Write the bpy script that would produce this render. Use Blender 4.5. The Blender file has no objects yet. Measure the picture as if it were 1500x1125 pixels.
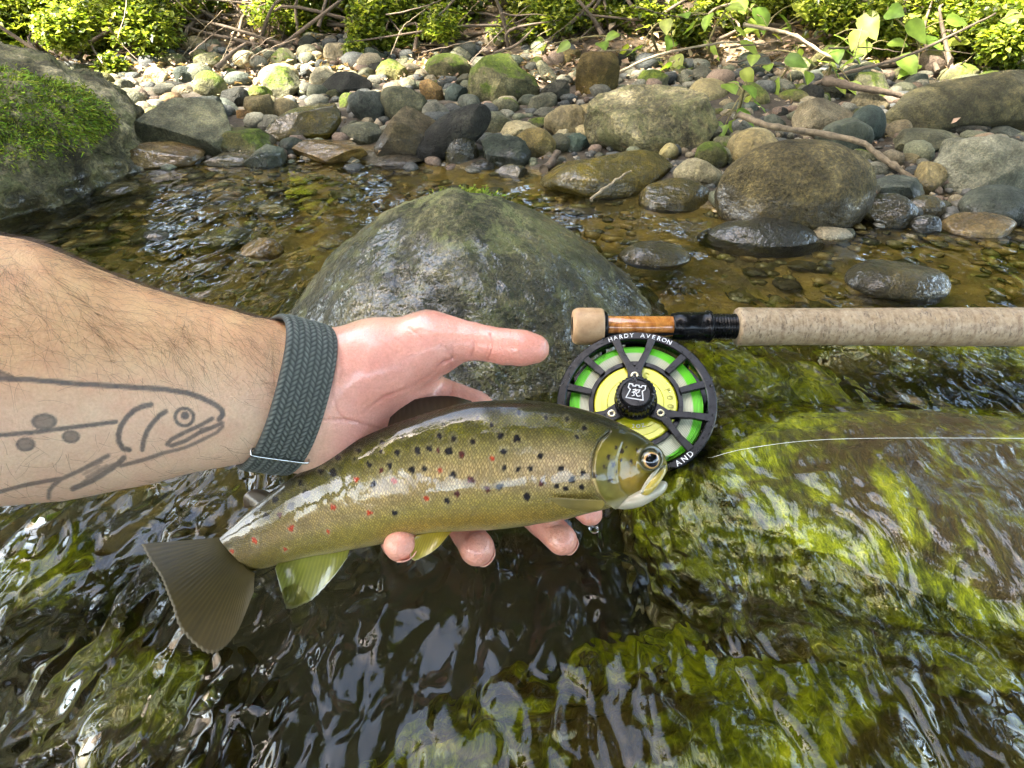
import bpy, math, random
import numpy as np
from mathutils import Vector, Matrix

# ------------------------------------------------------------------ camera, sky, sun, exposure
SC = bpy.context.scene
COL = SC.collection
W0, H0, FPX = 1500.0, 1125.0, 977.0          # photograph size, focal length in its pixels
CAMH, PITCH = 0.265, math.radians(33.0)      # camera height above the water, tilt down
cam_d = bpy.data.cameras.new('camera')
cam_d.sensor_width = 36.0
cam_d.lens = 36.0 * FPX / W0
cam_d.clip_start, cam_d.clip_end = 0.01, 200.0
cam = bpy.data.objects.new('camera', cam_d)
cam.location = (0, 0, CAMH)
cam.rotation_euler = (math.pi / 2 - PITCH, 0, 0)
COL.objects.link(cam)
SC.camera = cam

SUN_EL, SUN_AZ = math.radians(54), math.radians(250)     # azimuth clockwise from +Y: from the left, a little behind
world = bpy.data.worlds.new('World')
SC.world = world
world.use_nodes = True
wn = world.node_tree
sky = wn.nodes.new('ShaderNodeTexSky')
sky.sky_type = 'NISHITA'
sky.sun_disc = False
sky.sun_elevation = SUN_EL
sky.sun_rotation = SUN_AZ
sky.air_density = 1.0
sky.dust_density = 2.0
sky.ozone_density = 0.6
bg = wn.nodes['Background']
bg.inputs['Strength'].default_value = 0.105
tint = wn.nodes.new('ShaderNodeMix')            # daylight white balance: the photograph is balanced for open shade
tint.data_type = 'RGBA'; tint.blend_type = 'MULTIPLY'; tint.inputs[0].default_value = 1.0
tint.inputs[7].default_value = (1.11, 1.0, 0.86, 1)
wn.links.new(sky.outputs[0], tint.inputs[6]); wn.links.new(tint.outputs[2], bg.inputs[0])

sun_d = bpy.data.lights.new('sun', 'SUN')
sun_d.energy = 3.2
sun_d.angle = math.radians(0.6)
sun_d.color = (1.0, 0.93, 0.82)
sun = bpy.data.objects.new('sun', sun_d)
sdir = Vector((math.sin(SUN_AZ) * math.cos(SUN_EL), math.cos(SUN_AZ) * math.cos(SUN_EL), math.sin(SUN_EL)))
sun.rotation_euler = sdir.to_track_quat('Z', 'Y').to_euler()
sun.location = (-4, -2, 6)
COL.objects.link(sun)

vs = SC.view_settings
vs.view_transform = 'Standard'
vs.look = 'None'
vs.gamma = 1.0
vs.exposure = 4.25
SC.cycles.use_denoising = True
SC.cycles.max_bounces = 10
SC.cycles.transmission_bounces = 8
SC.cycles.transparent_max_bounces = 16
SC.cycles.sample_clamp_indirect = 4.0
SC.cycles.blur_glossy = 1.0

# ------------------------------------------------------------------ helpers
rng = np.random.default_rng(7)
random.seed(7)
CP, SP = math.cos(PITCH), math.sin(PITCH)
CAMPOS = np.array([0, 0, CAMH])
CAMROT = np.array([[1, 0, 0], [0, SP, CP], [0, -CP, SP]]).T.reshape(3, 3)
# columns: right, up, backward (camera axes in the world)
CAMROT = np.column_stack([[1, 0, 0], [0, SP, CP], [0, -CP, SP]]).astype(float)

def c_mm(px, py, d):
    """point in camera axes (mm) seen at pixel (px,py), d mm deep"""
    return np.array([(px - 750.0) * d / FPX, -(py - 562.5) * d / FPX, -float(d)])

def cam2world(P):
    P = np.asarray(P, float)
    return P @ CAMROT.T / 1000.0 + CAMPOS

def world2px(P):
    q = (np.asarray(P, float) - CAMPOS) @ CAMROT
    return np.column_stack([750 + FPX * q[:, 0] / -q[:, 2], 562.5 - FPX * q[:, 1] / -q[:, 2]])

def cam2px(P):
    P = np.asarray(P, float)
    return np.column_stack([750 + FPX * P[:, 0] / -P[:, 2], 562.5 - FPX * P[:, 1] / -P[:, 2]])

def at(px, py, d):
    return cam2world(c_mm(px, py, d * 1000.0))

def at_z(px, py, z):
    v = (py - 562.5) / FPX
    d = (CAMH - z) / (SP + v * CP)
    return np.array([(px - 750.0) / FPX * d, d * (CP - v * SP), z])

def new_mesh(name, V, F, smooth=True):
    m = bpy.data.meshes.new(name)
    V = np.asarray(V, np.float32)
    if isinstance(F, np.ndarray):
        n, k = F.shape
        m.vertices.add(len(V)); m.vertices.foreach_set('co', V.ravel())
        m.loops.add(n * k); m.loops.foreach_set('vertex_index', F.astype(np.int32).ravel())
        m.polygons.add(n)
        m.polygons.foreach_set('loop_start', np.arange(0, n * k, k, dtype=np.int32))
        m.update(calc_edges=True)
    else:
        m.from_pydata(V.tolist(), [], F)
        m.update()
    if smooth:
        m.polygons.foreach_set('use_smooth', np.ones(len(m.polygons), bool))
    m.validate(clean_customdata=False)
    return m

def set_col(m, name, C):
    a = m.color_attributes.new(name, 'FLOAT_COLOR', 'POINT')
    C = np.asarray(C, np.float32)
    if C.shape[1] == 3:
        C = np.column_stack([C, np.ones(len(C), np.float32)])
    a.data.foreach_set('color', C.ravel())

def set_uv(m, uv):
    l = m.uv_layers.new(name='UVMap')
    idx = np.empty(len(m.loops), np.int32); m.loops.foreach_get('vertex_index', idx)
    l.data.foreach_set('uv', np.asarray(uv, np.float32)[idx].ravel())

def tag(o, label=None, cat=None, group=None, kind=None):
    if label: o['label'] = label
    if cat: o['category'] = cat
    if group: o['group'] = group
    if kind: o['kind'] = kind
    return o

def obj(name, mesh, mat=None, parent=None, loc=None):
    """mesh data in world metres; the origin goes to loc (or the parent's place)"""
    o = bpy.data.objects.new(name, mesh)
    COL.objects.link(o)
    if mat is not None and mesh is not None and len(mesh.materials) == 0:
        mesh.materials.append(mat)
    base = None
    if parent is not None:
        o.parent = parent
        p = parent
        base = Vector((0, 0, 0))
        while p is not None:
            base = base + p.location
            p = p.parent
    elif loc is not None:
        base = Vector(loc)
        o.location = base
    if base is not None and mesh is not None:
        mesh.transform(Matrix.Translation(-base))
    return o

def thing(name, label, cat, loc, group=None):
    o = bpy.data.objects.new(name, None)
    o.empty_display_size = 0.02
    COL.objects.link(o)
    o.location = loc
    return tag(o, label, cat, group)

def part(name, V, F, mat, parent, smooth=True):
    return obj(name, new_mesh(name, V, F, smooth), mat, parent)

def grid_faces(nu, nv, closed_u=False, closed_v=False):
    """verts index = i*nv + j, i along u, j along v"""
    iu = np.arange(nu if closed_u else nu - 1)
    jv = np.arange(nv if closed_v else nv - 1)
    I, J = np.meshgrid(iu, jv, indexing='ij')
    I2, J2 = (I + 1) % nu, (J + 1) % nv
    return np.stack([I * nv + J, I2 * nv + J, I2 * nv + J2, I * nv + J2], -1).reshape(-1, 4)

def catmull(P, n):
    """smooth curve through control rows P, n samples, evenly in index"""
    P = np.asarray(P, float)
    k = len(P)
    t = np.linspace(0, k - 1, n)
    i = np.clip(t.astype(int), 0, k - 2)
    f = (t - i)[:, None]
    Q = np.vstack([2 * P[0] - P[1], P, 2 * P[-1] - P[-2]])
    a, b, c, d = Q[i], Q[i + 1], Q[i + 2], Q[i + 3]
    return 0.5 * ((2 * b) + (-a + c) * f + (2 * a - 5 * b + 4 * c - d) * f ** 2 + (-a + 3 * b - 3 * c + d) * f ** 3)

def sstep(a, b, x):
    t = np.clip((x - a) / (b - a), 0, 1)
    return t * t * (3 - 2 * t)

def _hash(i, j, k, seed):
    h = (i * 374761393 + j * 668265263 + k * 2147483647 + seed * 144665) & 0xFFFFFFFF
    h = ((h ^ (h >> 13)) * 1274126177) & 0xFFFFFFFF
    return ((h ^ (h >> 16)) & 0xFFFF) / 65535.0

def vnoise(P, scale, seed=0):
    P = np.asarray(P, float) * scale
    i = np.floor(P).astype(np.int64); f = P - i
    f = f * f * (3 - 2 * f)
    r = 0
    for dx in (0, 1):
        for dy in (0, 1):
            for dz in (0, 1):
                w = (f[:, 0] if dx else 1 - f[:, 0]) * (f[:, 1] if dy else 1 - f[:, 1]) * (f[:, 2] if dz else 1 - f[:, 2])
                r = r + w * _hash(i[:, 0] + dx, i[:, 1] + dy, i[:, 2] + dz, seed)
    return r * 2 - 1

def fbm(P, scale, octaves=4, seed=0, gain=0.5):
    s, a, tot = 0, 1.0, 0
    for o in range(octaves):
        s = s + a * vnoise(P, scale * 2 ** o, seed + o * 17)
        tot += a; a *= gain
    return s / tot

def seg_dist(Q, A, B):
    """2-D distance of points Q to segment AB"""
    A = np.asarray(A, float); B = np.asarray(B, float)
    d = B - A
    t = np.clip(((Q - A) @ d) / max(d @ d, 1e-9), 0, 1)
    return np.linalg.norm(Q - (A + t[:, None] * d), axis=1)

def poly_dist(Q, pts):
    r = np.full(len(Q), 1e9)
    for a, b in zip(pts[:-1], pts[1:]):
        r = np.minimum(r, seg_dist(Q, a, b))
    return r

def surface_nets(Fv, origin, h):
    nx, ny, nz = Fv.shape
    ins = Fv < 0
    cshape = (nx - 1, ny - 1, nz - 1)
    acc = np.zeros(cshape + (3,), np.float32); cnt = np.zeros(cshape, np.float32)
    for ax in range(3):
        o1, o2 = [a for a in range(3) if a != ax]
        for b1 in (0, 1):
            for b2 in (0, 1):
                off = [0, 0, 0]; off[o1] = b1; off[o2] = b2
                s0 = tuple(slice(off[a], off[a] + cshape[a]) for a in range(3))
                off[ax] = 1
                s1 = tuple(slice(off[a], off[a] + cshape[a]) for a in range(3))
                m = ins[s0] != ins[s1]
                f0, f1 = Fv[s0][m], Fv[s1][m]
                t = f0 / (f0 - f1)
                p = np.zeros((len(t), 3), np.float32)
                p[:, ax] = t; p[:, o1] = b1; p[:, o2] = b2
                acc[m] += p; cnt[m] += 1
    cells = cnt > 0
    idx = np.full(cshape, -1, np.int64)
    n = int(cells.sum())
    idx[cells] = np.arange(n)
    g = np.argwhere(cells)
    V = (g + acc[cells] / cnt[cells][:, None]) * h + np.asarray(origin)
    faces = []
    for ax in range(3):
        o1, o2 = [(1, 2), (2, 0), (0, 1)][ax]
        lo = [slice(None)] * 3; hi = [slice(None)] * 3
        lo[ax] = slice(0, -1); hi[ax] = slice(1, None)
        a, b = ins[tuple(lo)], ins[tuple(hi)]
        e = np.argwhere(a != b)
        e = e[(e[:, o1] > 0) & (e[:, o2] > 0) & (e[:, o1] < Fv.shape[o1] - 1) & (e[:, o2] < Fv.shape[o2] - 1)]
        flip = a[tuple(e.T)]
        q = []
        for d1, d2 in ((-1, -1), (0, -1), (0, 0), (-1, 0)):
            c = e.copy(); c[:, o1] += d1; c[:, o2] += d2
            q.append(idx[tuple(c.T)])
        q = np.stack(q, 1)
        q[~flip] = q[~flip][:, ::-1]
        faces.append(q)
    return V, np.vstack(faces)

def smin(a, b, k):
    h = np.clip(0.5 + 0.5 * (b - a) / k, 0, 1)
    return b * (1 - h) + a * h - k * h * (1 - h)

def tube(P, R, n=6, cap=True):
    """tube of round section through points P with radii R"""
    P = np.asarray(P, float); R = np.broadcast_to(np.asarray(R, float), (len(P),))
    T = np.gradient(P, axis=0); T /= np.linalg.norm(T, axis=1)[:, None] + 1e-12
    ref = np.array([0, 0, 1.0]) if abs(T[:, 2]).mean() < 0.8 else np.array([1.0, 0, 0])
    A = np.cross(T, ref); A /= np.linalg.norm(A, axis=1)[:, None] + 1e-12
    B = np.cross(T, A)
    th = np.linspace(0, 2 * np.pi, n, endpoint=False)
    V = P[:, None] + R[:, None, None] * (np.cos(th)[None, :, None] * A[:, None] + np.sin(th)[None, :, None] * B[:, None])
    V = V.reshape(-1, 3)
    F = grid_faces(len(P), n, False, True)[:, ::-1].tolist()
    if cap:
        F.append(list(range(n))); F.append(list(range(len(P) * n - 1, len(P) * n - n - 1, -1)))
    return V, F

def merge(parts):
    Vs, Fs, o = [], [], 0
    for V, F in parts:
        Vs.append(np.asarray(V)); Fs.extend([[i + o for i in f] for f in (F.tolist() if isinstance(F, np.ndarray) else F)])
        o += len(V)
    return np.vstack(Vs), Fs

# ------------------------------------------------------------------ shader helpers
class NT:
    def __init__(s, name):
        s.m = bpy.data.materials.new(name); s.m.use_nodes = True
        s.t = s.m.node_tree
        s.p = s.t.nodes['Principled BSDF']; s.out = s.t.nodes['Material Output']
    def n(s, typ, **kw):
        x = s.t.nodes.new(typ)
        for k, v in kw.items(): setattr(x, k, v)
        return x
    def put(s, sock, v):
        if isinstance(v, bpy.types.NodeSocket): s.t.links.new(v, sock)
        elif isinstance(v, (tuple, list)) and len(v) == 3 and sock.type == 'RGBA': sock.default_value = (*v, 1)
        else: sock.default_value = v
    def coord(s, kind='Object'):
        return s.n('ShaderNodeTexCoord').outputs[kind]
    def pos(s): return s.n('ShaderNodeNewGeometry').outputs['Position']
    def map(s, vec, scale=(1, 1, 1), rot=(0, 0, 0), loc=(0, 0, 0)):
        x = s.n('ShaderNodeMapping'); s.put(x.inputs[0], vec)
        x.inputs['Scale'].default_value = scale; x.inputs['Rotation'].default_value = rot; x.inputs['Location'].default_value = loc
        return x.outputs[0]
    def noise(s, vec, scale, detail=4, rough=0.55, dist=0.0, out=0):
        x = s.n('ShaderNodeTexNoise'); s.put(x.inputs['Vector'], vec)
        s.put(x.inputs['Scale'], scale); x.inputs['Detail'].default_value = detail
        x.inputs['Roughness'].default_value = rough; x.inputs['Distortion'].default_value = dist
        return x.outputs[out]
    def voro(s, vec, scale, feature='F1', rand=1.0, out=0):
        x = s.n('ShaderNodeTexVoronoi', feature=feature); s.put(x.inputs['Vector'], vec)
        x.inputs['Scale'].default_value = scale
        x.inputs['Randomness'].default_value = rand
        return x.outputs[out]
    def ramp(s, fac, stops, interp='LINEAR'):
        x = s.n('ShaderNodeValToRGB'); s.put(x.inputs[0], fac)
        x.color_ramp.interpolation = interp
        e = x.color_ramp.elements
        while len(e) < len(stops): e.new(0.5)
        for i, (p, c) in enumerate(stops):
            e[i].position = p
            e[i].color = (c, c, c, 1) if isinstance(c, (int, float)) else (*c, 1)
        return x.outputs[0]
    def mix(s, fac, a, b, blend='MIX'):
        x = s.n('ShaderNodeMix', data_type='RGBA', blend_type=blend)
        s.put(x.inputs['Factor'], fac); s.put(x.inputs[6], a); s.put(x.inputs[7], b)
        return x.outputs[2]
    def math(s, op, a, b=0.0, clamp=False):
        x = s.n('ShaderNodeMath', operation=op, use_clamp=clamp); s.put(x.inputs[0], a); s.put(x.inputs[1], b)
        return x.outputs[0]
    def rng(s, v, a, b, c=0.0, d=1.0, smooth=True):
        x = s.n('ShaderNodeMapRange', interpolation_type='SMOOTHSTEP' if smooth else 'LINEAR'); s.put(x.inputs[0], v)
        for i, q in zip((1, 2, 3, 4), (a, b, c, d)): s.put(x.inputs[i], q)
        return x.outputs[0]
    def bump(s, h, strength=0.5, dist=0.001, normal=None):
        x = s.n('ShaderNodeBump'); s.put(x.inputs['Height'], h)
        x.inputs['Strength'].default_value = strength; x.inputs['Distance'].default_value = dist
        if normal is not None: s.put(x.inputs['Normal'], normal)
        return x.outputs[0]
    def attr(s, name, out='Color'):
        return s.n('ShaderNodeAttribute', attribute_name=name).outputs[out]
    def sep(s, vec, i):
        x = s.n('ShaderNodeSeparateXYZ'); s.put(x.inputs[0], vec); return x.outputs[i]
    def objrand(s): return s.n('ShaderNodeObjectInfo').outputs['Random']
    def set(s, **kw):
        for k, v in kw.items(): s.put(s.p.inputs[k.replace('_', ' ')], v)
        return s
# ------------------------------------------------------------------ ground shape
SHX = np.array([-6, -1.6, -0.9, -0.6, -0.25, 0.0, 0.12, 0.22, 0.35, 0.5, 0.9, 1.8, 6])
SHY = np.array([1.0, 0.9, 0.93, 1.0, 1.05, 1.0, 0.92, 0.83, 0.76, 0.74, 0.78, 0.8, 1.0])

def softplus(x, k=0.08): return k * np.log1p(np.exp(np.clip(x / k, -40, 40)))

def ground_z(x, y):
    x = np.asarray(x, float); y = np.asarray(y, float)
    s = y - np.interp(x, SHX, SHY)
    z = np.where(s < 0, np.maximum(-0.12, s * 0.30), 0.075 * s)
    z = z - 0.13 * sstep(0.48, 0.22, y) * sstep(-0.75, -0.3, y) * (s < 0)
    z = z + 0.30 * softplus(y - 1.62 + 0.08 * np.sin(x * 2.1)) - 0.0
    z = z + 0.30 * softplus(-0.75 - y, 0.1)
    far = np.clip((y - 4) / 6, 0, 1)
    return z - far * 0.10 * np.maximum(y - 4, 0)

def nu_axis(a, b, fine0, fine1, step, grow=1.18):
    mid = list(np.arange(fine0, fine1 + 1e-6, step))
    x, s = fine0, step
    lo = []
    while x > a: s *= grow; x -= s; lo.append(x)
    x, s = fine1, step
    hi = []
    while x < b: s *= grow; x += s; hi.append(x)
    return np.array(lo[::-1] + mid + hi)

# ------------------------------------------------------------------ materials of the setting
def mat_ground():
    n = NT('ground'); P = n.pos(); z = n.sep(P, 2)
    fine = n.noise(P, 90, 6, 0.7); mid = n.noise(P, 14, 4, 0.6); big = n.noise(P, 3.2, 3)
    bed = n.ramp(mid, [(0.25, (0.040, 0.032, 0.008)), (0.45, (0.15, 0.11, 0.025)), (0.62, (0.36, 0.25, 0.065)), (0.8, (0.12, 0.11, 0.022))])
    bed = n.mix(n.ramp(n.voro(P, 34), [(0.0, 0.0), (0.5, 0.8)]), bed, n.mix(1.0, bed, (0.5, 0.5, 0.42), 'MULTIPLY'))
    bed = n.mix(n.rng(z, -0.11, -0.19), bed, n.mix(mid, (0.006, 0.006, 0.002), (0.030, 0.026, 0.007)))  # weak light at depth painted in: the deepest bed turns near black
    soil = n.ramp(fine, [(0.25, (0.016, 0.013, 0.008)), (0.55, (0.05, 0.04, 0.025)), (0.8, (0.13, 0.10, 0.065))])
    litter = n.ramp(n.noise(P, 45, 5, 0.7), [(0.3, (0.025, 0.018, 0.01)), (0.5, (0.09, 0.066, 0.036)), (0.7, (0.24, 0.17, 0.10))])
    y = n.sep(P, 1)
    hill = n.rng(n.math('ADD', y, n.math('MULTIPLY', big, 0.3)), 1.5, 1.75)
    bank = n.mix(hill, soil, litter)
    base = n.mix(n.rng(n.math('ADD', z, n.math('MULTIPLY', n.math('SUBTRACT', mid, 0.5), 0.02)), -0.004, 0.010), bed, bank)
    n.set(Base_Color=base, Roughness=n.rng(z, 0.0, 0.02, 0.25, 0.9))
    h = n.math('ADD', n.math('MULTIPLY', n.voro(P, 60, 'SMOOTH_F1'), 0.6), fine)
    n.set(Normal=n.bump(h, 0.8, 0.006))
    return n.m

def mat_water():
    n = NT('water'); n.t.nodes.remove(n.p)
    P = n.pos()
    # glassy ripples drawn out along the current, short chop on top
    r1 = n.noise(n.map(P, (1.0, 0.5, 1.0), (0, 0, math.radians(-50))), 30, 1.0, 0.4, 1.0)
    r2 = n.noise(n.map(P, (1.0, 0.6, 1.0), (0, 0, math.radians(-38))), 88, 0.6, 0.4, 0.9)
    calm = n.noise(P, 6.0, 2)
    near = n.rng(n.sep(P, 1), 0.30, 0.66, 1.0, 0.15)
    left = n.rng(n.sep(P, 0), 0.0, -0.14, 0.95, 2.0)
    amp = n.math('MULTIPLY', n.math('MULTIPLY', n.rng(calm, 0.35, 0.62, 0.55, 1.25), near), left)
    h = n.math('ADD', n.math('MULTIPLY', r1, 1.0), n.math('MULTIPLY', r2, 0.20))
    h = n.math('MULTIPLY', h, amp)
    nor = n.bump(h, 1.0, 0.0135)
    fr = n.n('ShaderNodeFresnel'); fr.inputs['IOR'].default_value = 1.333; n.put(fr.inputs['Normal'], nor)
    gl = n.n('ShaderNodeBsdfGlossy'); gl.inputs['Roughness'].default_value = 0.0; n.put(gl.inputs['Normal'], nor); gl.inputs['Color'].default_value = (1, 1, 1, 1)
    rf = n.n('ShaderNodeBsdfRefraction'); rf.inputs['Roughness'].default_value = 0.0; rf.inputs['IOR'].default_value = 1.333
    n.put(rf.inputs['Normal'], nor); rf.inputs['Color'].default_value = (0.96, 0.95, 0.70, 1)
    mx = n.n('ShaderNodeMixShader'); L = n.t.links.new
    L(fr.outputs[0], mx.inputs[0]); L(rf.outputs[0], mx.inputs[1]); L(gl.outputs[0], mx.inputs[2]); L(mx.outputs[0], n.out.inputs[0])
    return n.m

def mat_stone(name, a, b, c, speck=0.35, wetline=0.012, dry=0.8, moss=0.0, wetall=0.0, grain=160.0, bump=0.5, lichen=0.0, band=False, wetrough=0.16):
    n = NT(name); P = n.pos(); O = n.coord('Object'); r = n.objrand()
    off = n.n('ShaderNodeVectorMath', operation='ADD'); n.put(off.inputs[0], O)
    cmb = n.n('ShaderNodeCombineXYZ'); n.put(cmb.inputs[0], n.math('MULTIPLY', r, 37.0)); n.put(cmb.inputs[1], n.math('MULTIPLY', r, 11.0))
    n.put(off.inputs[1], cmb.outputs[0]); V = off.outputs[0]
    big = n.noise(V, 16, 4, 0.6, 0.4); mid = n.noise(V, 60, 4, 0.65); fine = n.noise(V, grain * 2.2, 3, 0.7)
    a, b, c = [tuple(q * f for q, f in zip(k, g)) for k, g in ((a, (0.32, 0.325, 0.27)), (b, (0.47, 0.47, 0.385)), (c, (0.74, 0.72, 0.58)))]
    col = n.ramp(big, [(0.28, a), (0.5, b), (0.72, c)])
    if band:
        w = n.n('ShaderNodeTexWave', wave_type='BANDS'); n.put(w.inputs[0], n.map(V, (1, 1, 1), (0.5, 0.9, 0.3)))
        w.inputs['Scale'].default_value = 22; w.inputs['Distortion'].default_value = 7; w.inputs['Detail'].default_value = 3
        col = n.mix(n.math('MULTIPLY', w.outputs[1], 0.35), col, n.mix(1.0, col, (1.7, 1.65, 1.5), 'MULTIPLY'))
    col = n.mix(n.ramp(mid, [(0.35, 0.0), (0.66, 0.75)]), col, n.mix(1.0, col, (0.45, 0.45, 0.40), 'MULTIPLY'))
    sp = n.ramp(fine, [(0.44, 0.0), (0.62, 1.0)])
    col = n.mix(n.math('MULTIPLY', sp, min(1.0, speck * 1.4 + 0.15)), col, n.mix(1.0, col, (2.2, 2.1, 1.8), 'MULTIPLY'))
    dsp = n.ramp(n.noise(V, grain * 1.1, 4, 0.75, 0.5), [(0.56, 0.0), (0.66, 1.0)])
    col = n.mix(n.math('MULTIPLY', dsp, 0.65), col, n.mix(1.0, col, (0.3, 0.3, 0.28), 'MULTIPLY'))
    vein = n.ramp(n.math('ABSOLUTE', n.math('SUBTRACT', n.noise(V, 9, 3, 0.5, 0.8), 0.5)), [(0.0, 1.0), (0.02, 0.0)])
    col = n.mix(n.math('MULTIPLY', vein, 0.35), col, n.mix(1.0, col, (1.7, 1.65, 1.5), 'MULTIPLY'))
    hv = n.n('ShaderNodeHueSaturation'); n.put(hv.inputs['Color'], col)
    n.put(hv.inputs['Value'], n.rng(r, 0, 1, 0.72, 1.3, False))
    n.put(hv.inputs['Saturation'], n.rng(n.math('FRACT', n.math('MULTIPLY', r, 7.3)), 0, 1, 0.75, 1.25, False))
    col = hv.outputs[0]
    if lichen:
        l = n.noise(V, 30, 5, 0.75, 0.6)
        col = n.mix(n.math('MULTIPLY', n.ramp(l, [(0.50, 0.0), (0.58, 1.0)]), lichen), col, n.mix(mid, (0.24, 0.25, 0.11), (0.16, 0.17, 0.045)))
        l2 = n.noise(V, 55, 5, 0.75, 0.3)
        col = n.mix(n.math('MULTIPLY', n.ramp(l2, [(0.55, 0.0), (0.62, 1.0)]), lichen * 0.9), col, (0.035, 0.045, 0.012))
    nz = n.sep(n.n('ShaderNodeNewGeometry').outputs['Normal'], 2)
    rough = dry
    z = n.sep(P, 2)
    wl = n.math('ADD', z, n.math('MULTIPLY', n.math('SUBTRACT', big, 0.5), 0.03))
    wet = n.rng(wl, wetline, wetline + 0.012, 1.0, 0.0)
    if wetall: wet = n.math('MAXIMUM', wet, n.ramp(n.noise(V, 22, 4, 0.7), [(0.62 - wetall * 0.4, 0.0), (0.72 - wetall * 0.35, 1.0)]))
    col = n.mix(n.math('MULTIPLY', wet, 0.85), col, n.mix(1.0, col, (0.52, 0.50, 0.42), 'MULTIPLY'))
    rough = n.rng(wet, 0, 1, dry, wetrough, False)
    h = n.math('ADD', n.math('MULTIPLY', mid, 1.3), n.math('MULTIPLY', fine, 0.6))
    nor = n.bump(h, min(1.0, bump * 1.3), 0.009)
    if moss:
        m = n.noise(V, 20, 5, 0.7)
        mf = n.math('MULTIPLY', n.ramp(n.math('ADD', m, n.math('MULTIPLY', nz, 0.22)), [(0.66 - moss * 0.25, 0.0), (0.74 - moss * 0.22, 1.0)]), 1.0)
        mc = n.ramp(n.noise(V, 150, 4, 0.8), [(0.3, (0.022, 0.034, 0.004)), (0.55, (0.075, 0.105, 0.008)), (0.75, (0.17, 0.20, 0.018))])
        col = n.mix(mf, col, mc)
        rough = n.math('MAXIMUM', rough, n.math('MULTIPLY', mf, 0.75))
    n.set(Base_Color=col, Roughness=n.math('MAXIMUM', rough, 0.45), Normal=nor, Specular_IOR_Level=0.3)
    film = n.bump(n.math('ADD', n.noise(V, 75, 3, 0.6), n.math('MULTIPLY', n.noise(V, 210, 2, 0.5), 0.25)), 0.75, 0.005)
    n.put(n.p.inputs['Coat Weight'], n.math('MULTIPLY', wet, n.ramp(n.noise(V, 34, 4, 0.7), [(0.40, 0.15), (0.55, 1.0)])))
    n.p.inputs['Coat Roughness'].default_value = 0.07 if wetrough > 0.14 else 0.05
    n.put(n.p.inputs['Coat Normal'], film)
    return n.m

G = {}
G['grey'] = mat_stone('stone_grey', (0.13, 0.135, 0.11), (0.22, 0.22, 0.18), (0.32, 0.315, 0.25))
G['slate'] = mat_stone('stone_slate', (0.065, 0.085, 0.08), (0.12, 0.14, 0.13), (0.19, 0.21, 0.19), speck=0.2)
G['teal'] = mat_stone('stone_teal', (0.05, 0.085, 0.09), (0.09, 0.13, 0.13), (0.13, 0.17, 0.165), speck=0.15)
G['olive'] = mat_stone('stone_olive', (0.10, 0.10, 0.055), (0.18, 0.175, 0.095), (0.28, 0.265, 0.15), moss=0.06)
G['tan'] = mat_stone('stone_tan', (0.22, 0.175, 0.11), (0.34, 0.28, 0.18), (0.48, 0.41, 0.28), speck=0.3)
G['cream'] = mat_stone('stone_cream', (0.36, 0.30, 0.18), (0.50, 0.43, 0.27), (0.62, 0.56, 0.40), speck=0.2)
G['pink'] = mat_stone('stone_pink', (0.30, 0.19, 0.13), (0.42, 0.29, 0.20), (0.52, 0.40, 0.29))
G['brown'] = mat_stone('stone_brown', (0.085, 0.065, 0.035), (0.15, 0.115, 0.06), (0.22, 0.175, 0.10), wetline=0.03)
G['dark'] = mat_stone('stone_dark', (0.028, 0.030, 0.026), (0.055, 0.056, 0.048), (0.10, 0.098, 0.082), speck=0.25, bump=0.8)
G['wetdark'] = mat_stone('stone_wet_dark', (0.030, 0.030, 0.018), (0.060, 0.056, 0.028), (0.10, 0.095, 0.045), wetline=0.2)
G['wetolive'] = mat_stone('stone_wet_olive', (0.10, 0.085, 0.025), (0.17, 0.14, 0.045), (0.26, 0.21, 0.075), wetline=0.2)
G['amber'] = mat_stone('stone_amber', (0.20, 0.12, 0.02), (0.36, 0.22, 0.045), (0.46, 0.33, 0.09), wetline=0.2)
G['mossy'] = mat_stone('stone_mossy', (0.10, 0.10, 0.06), (0.20, 0.19, 0.12), (0.32, 0.29, 0.20), moss=0.40)
G['granite'] = mat_stone('stone_granite', (0.06, 0.052, 0.036), (0.24, 0.215, 0.15), (0.55, 0.49, 0.38), speck=0.8, grain=90, bump=1.0, moss=0.0, lichen=0.35)
G['bigbrown'] = mat_stone('boulder_brown', (0.075, 0.06, 0.035), (0.125, 0.105, 0.065), (0.20, 0.17, 0.11), speck=0.9, grain=120, wetline=0.028, bump=0.9)
G['center'] = mat_stone('boulder_lichen', (0.055, 0.055, 0.032), (0.155, 0.15, 0.085), (0.34, 0.325, 0.20), speck=0.8, grain=110, wetline=0.072, bump=1.0, lichen=0.75, moss=0.0, wetrough=0.13)
G['pale'] = mat_stone('boulder_pale', (0.22, 0.225, 0.16), (0.30, 0.30, 0.22), (0.38, 0.37, 0.28), speck=0.3, wetline=0.0)
G['driftrock'] = mat_stone('rock_banded', (0.055, 0.055, 0.042), (0.11, 0.105, 0.08), (0.18, 0.17, 0.13), band=True)

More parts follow.
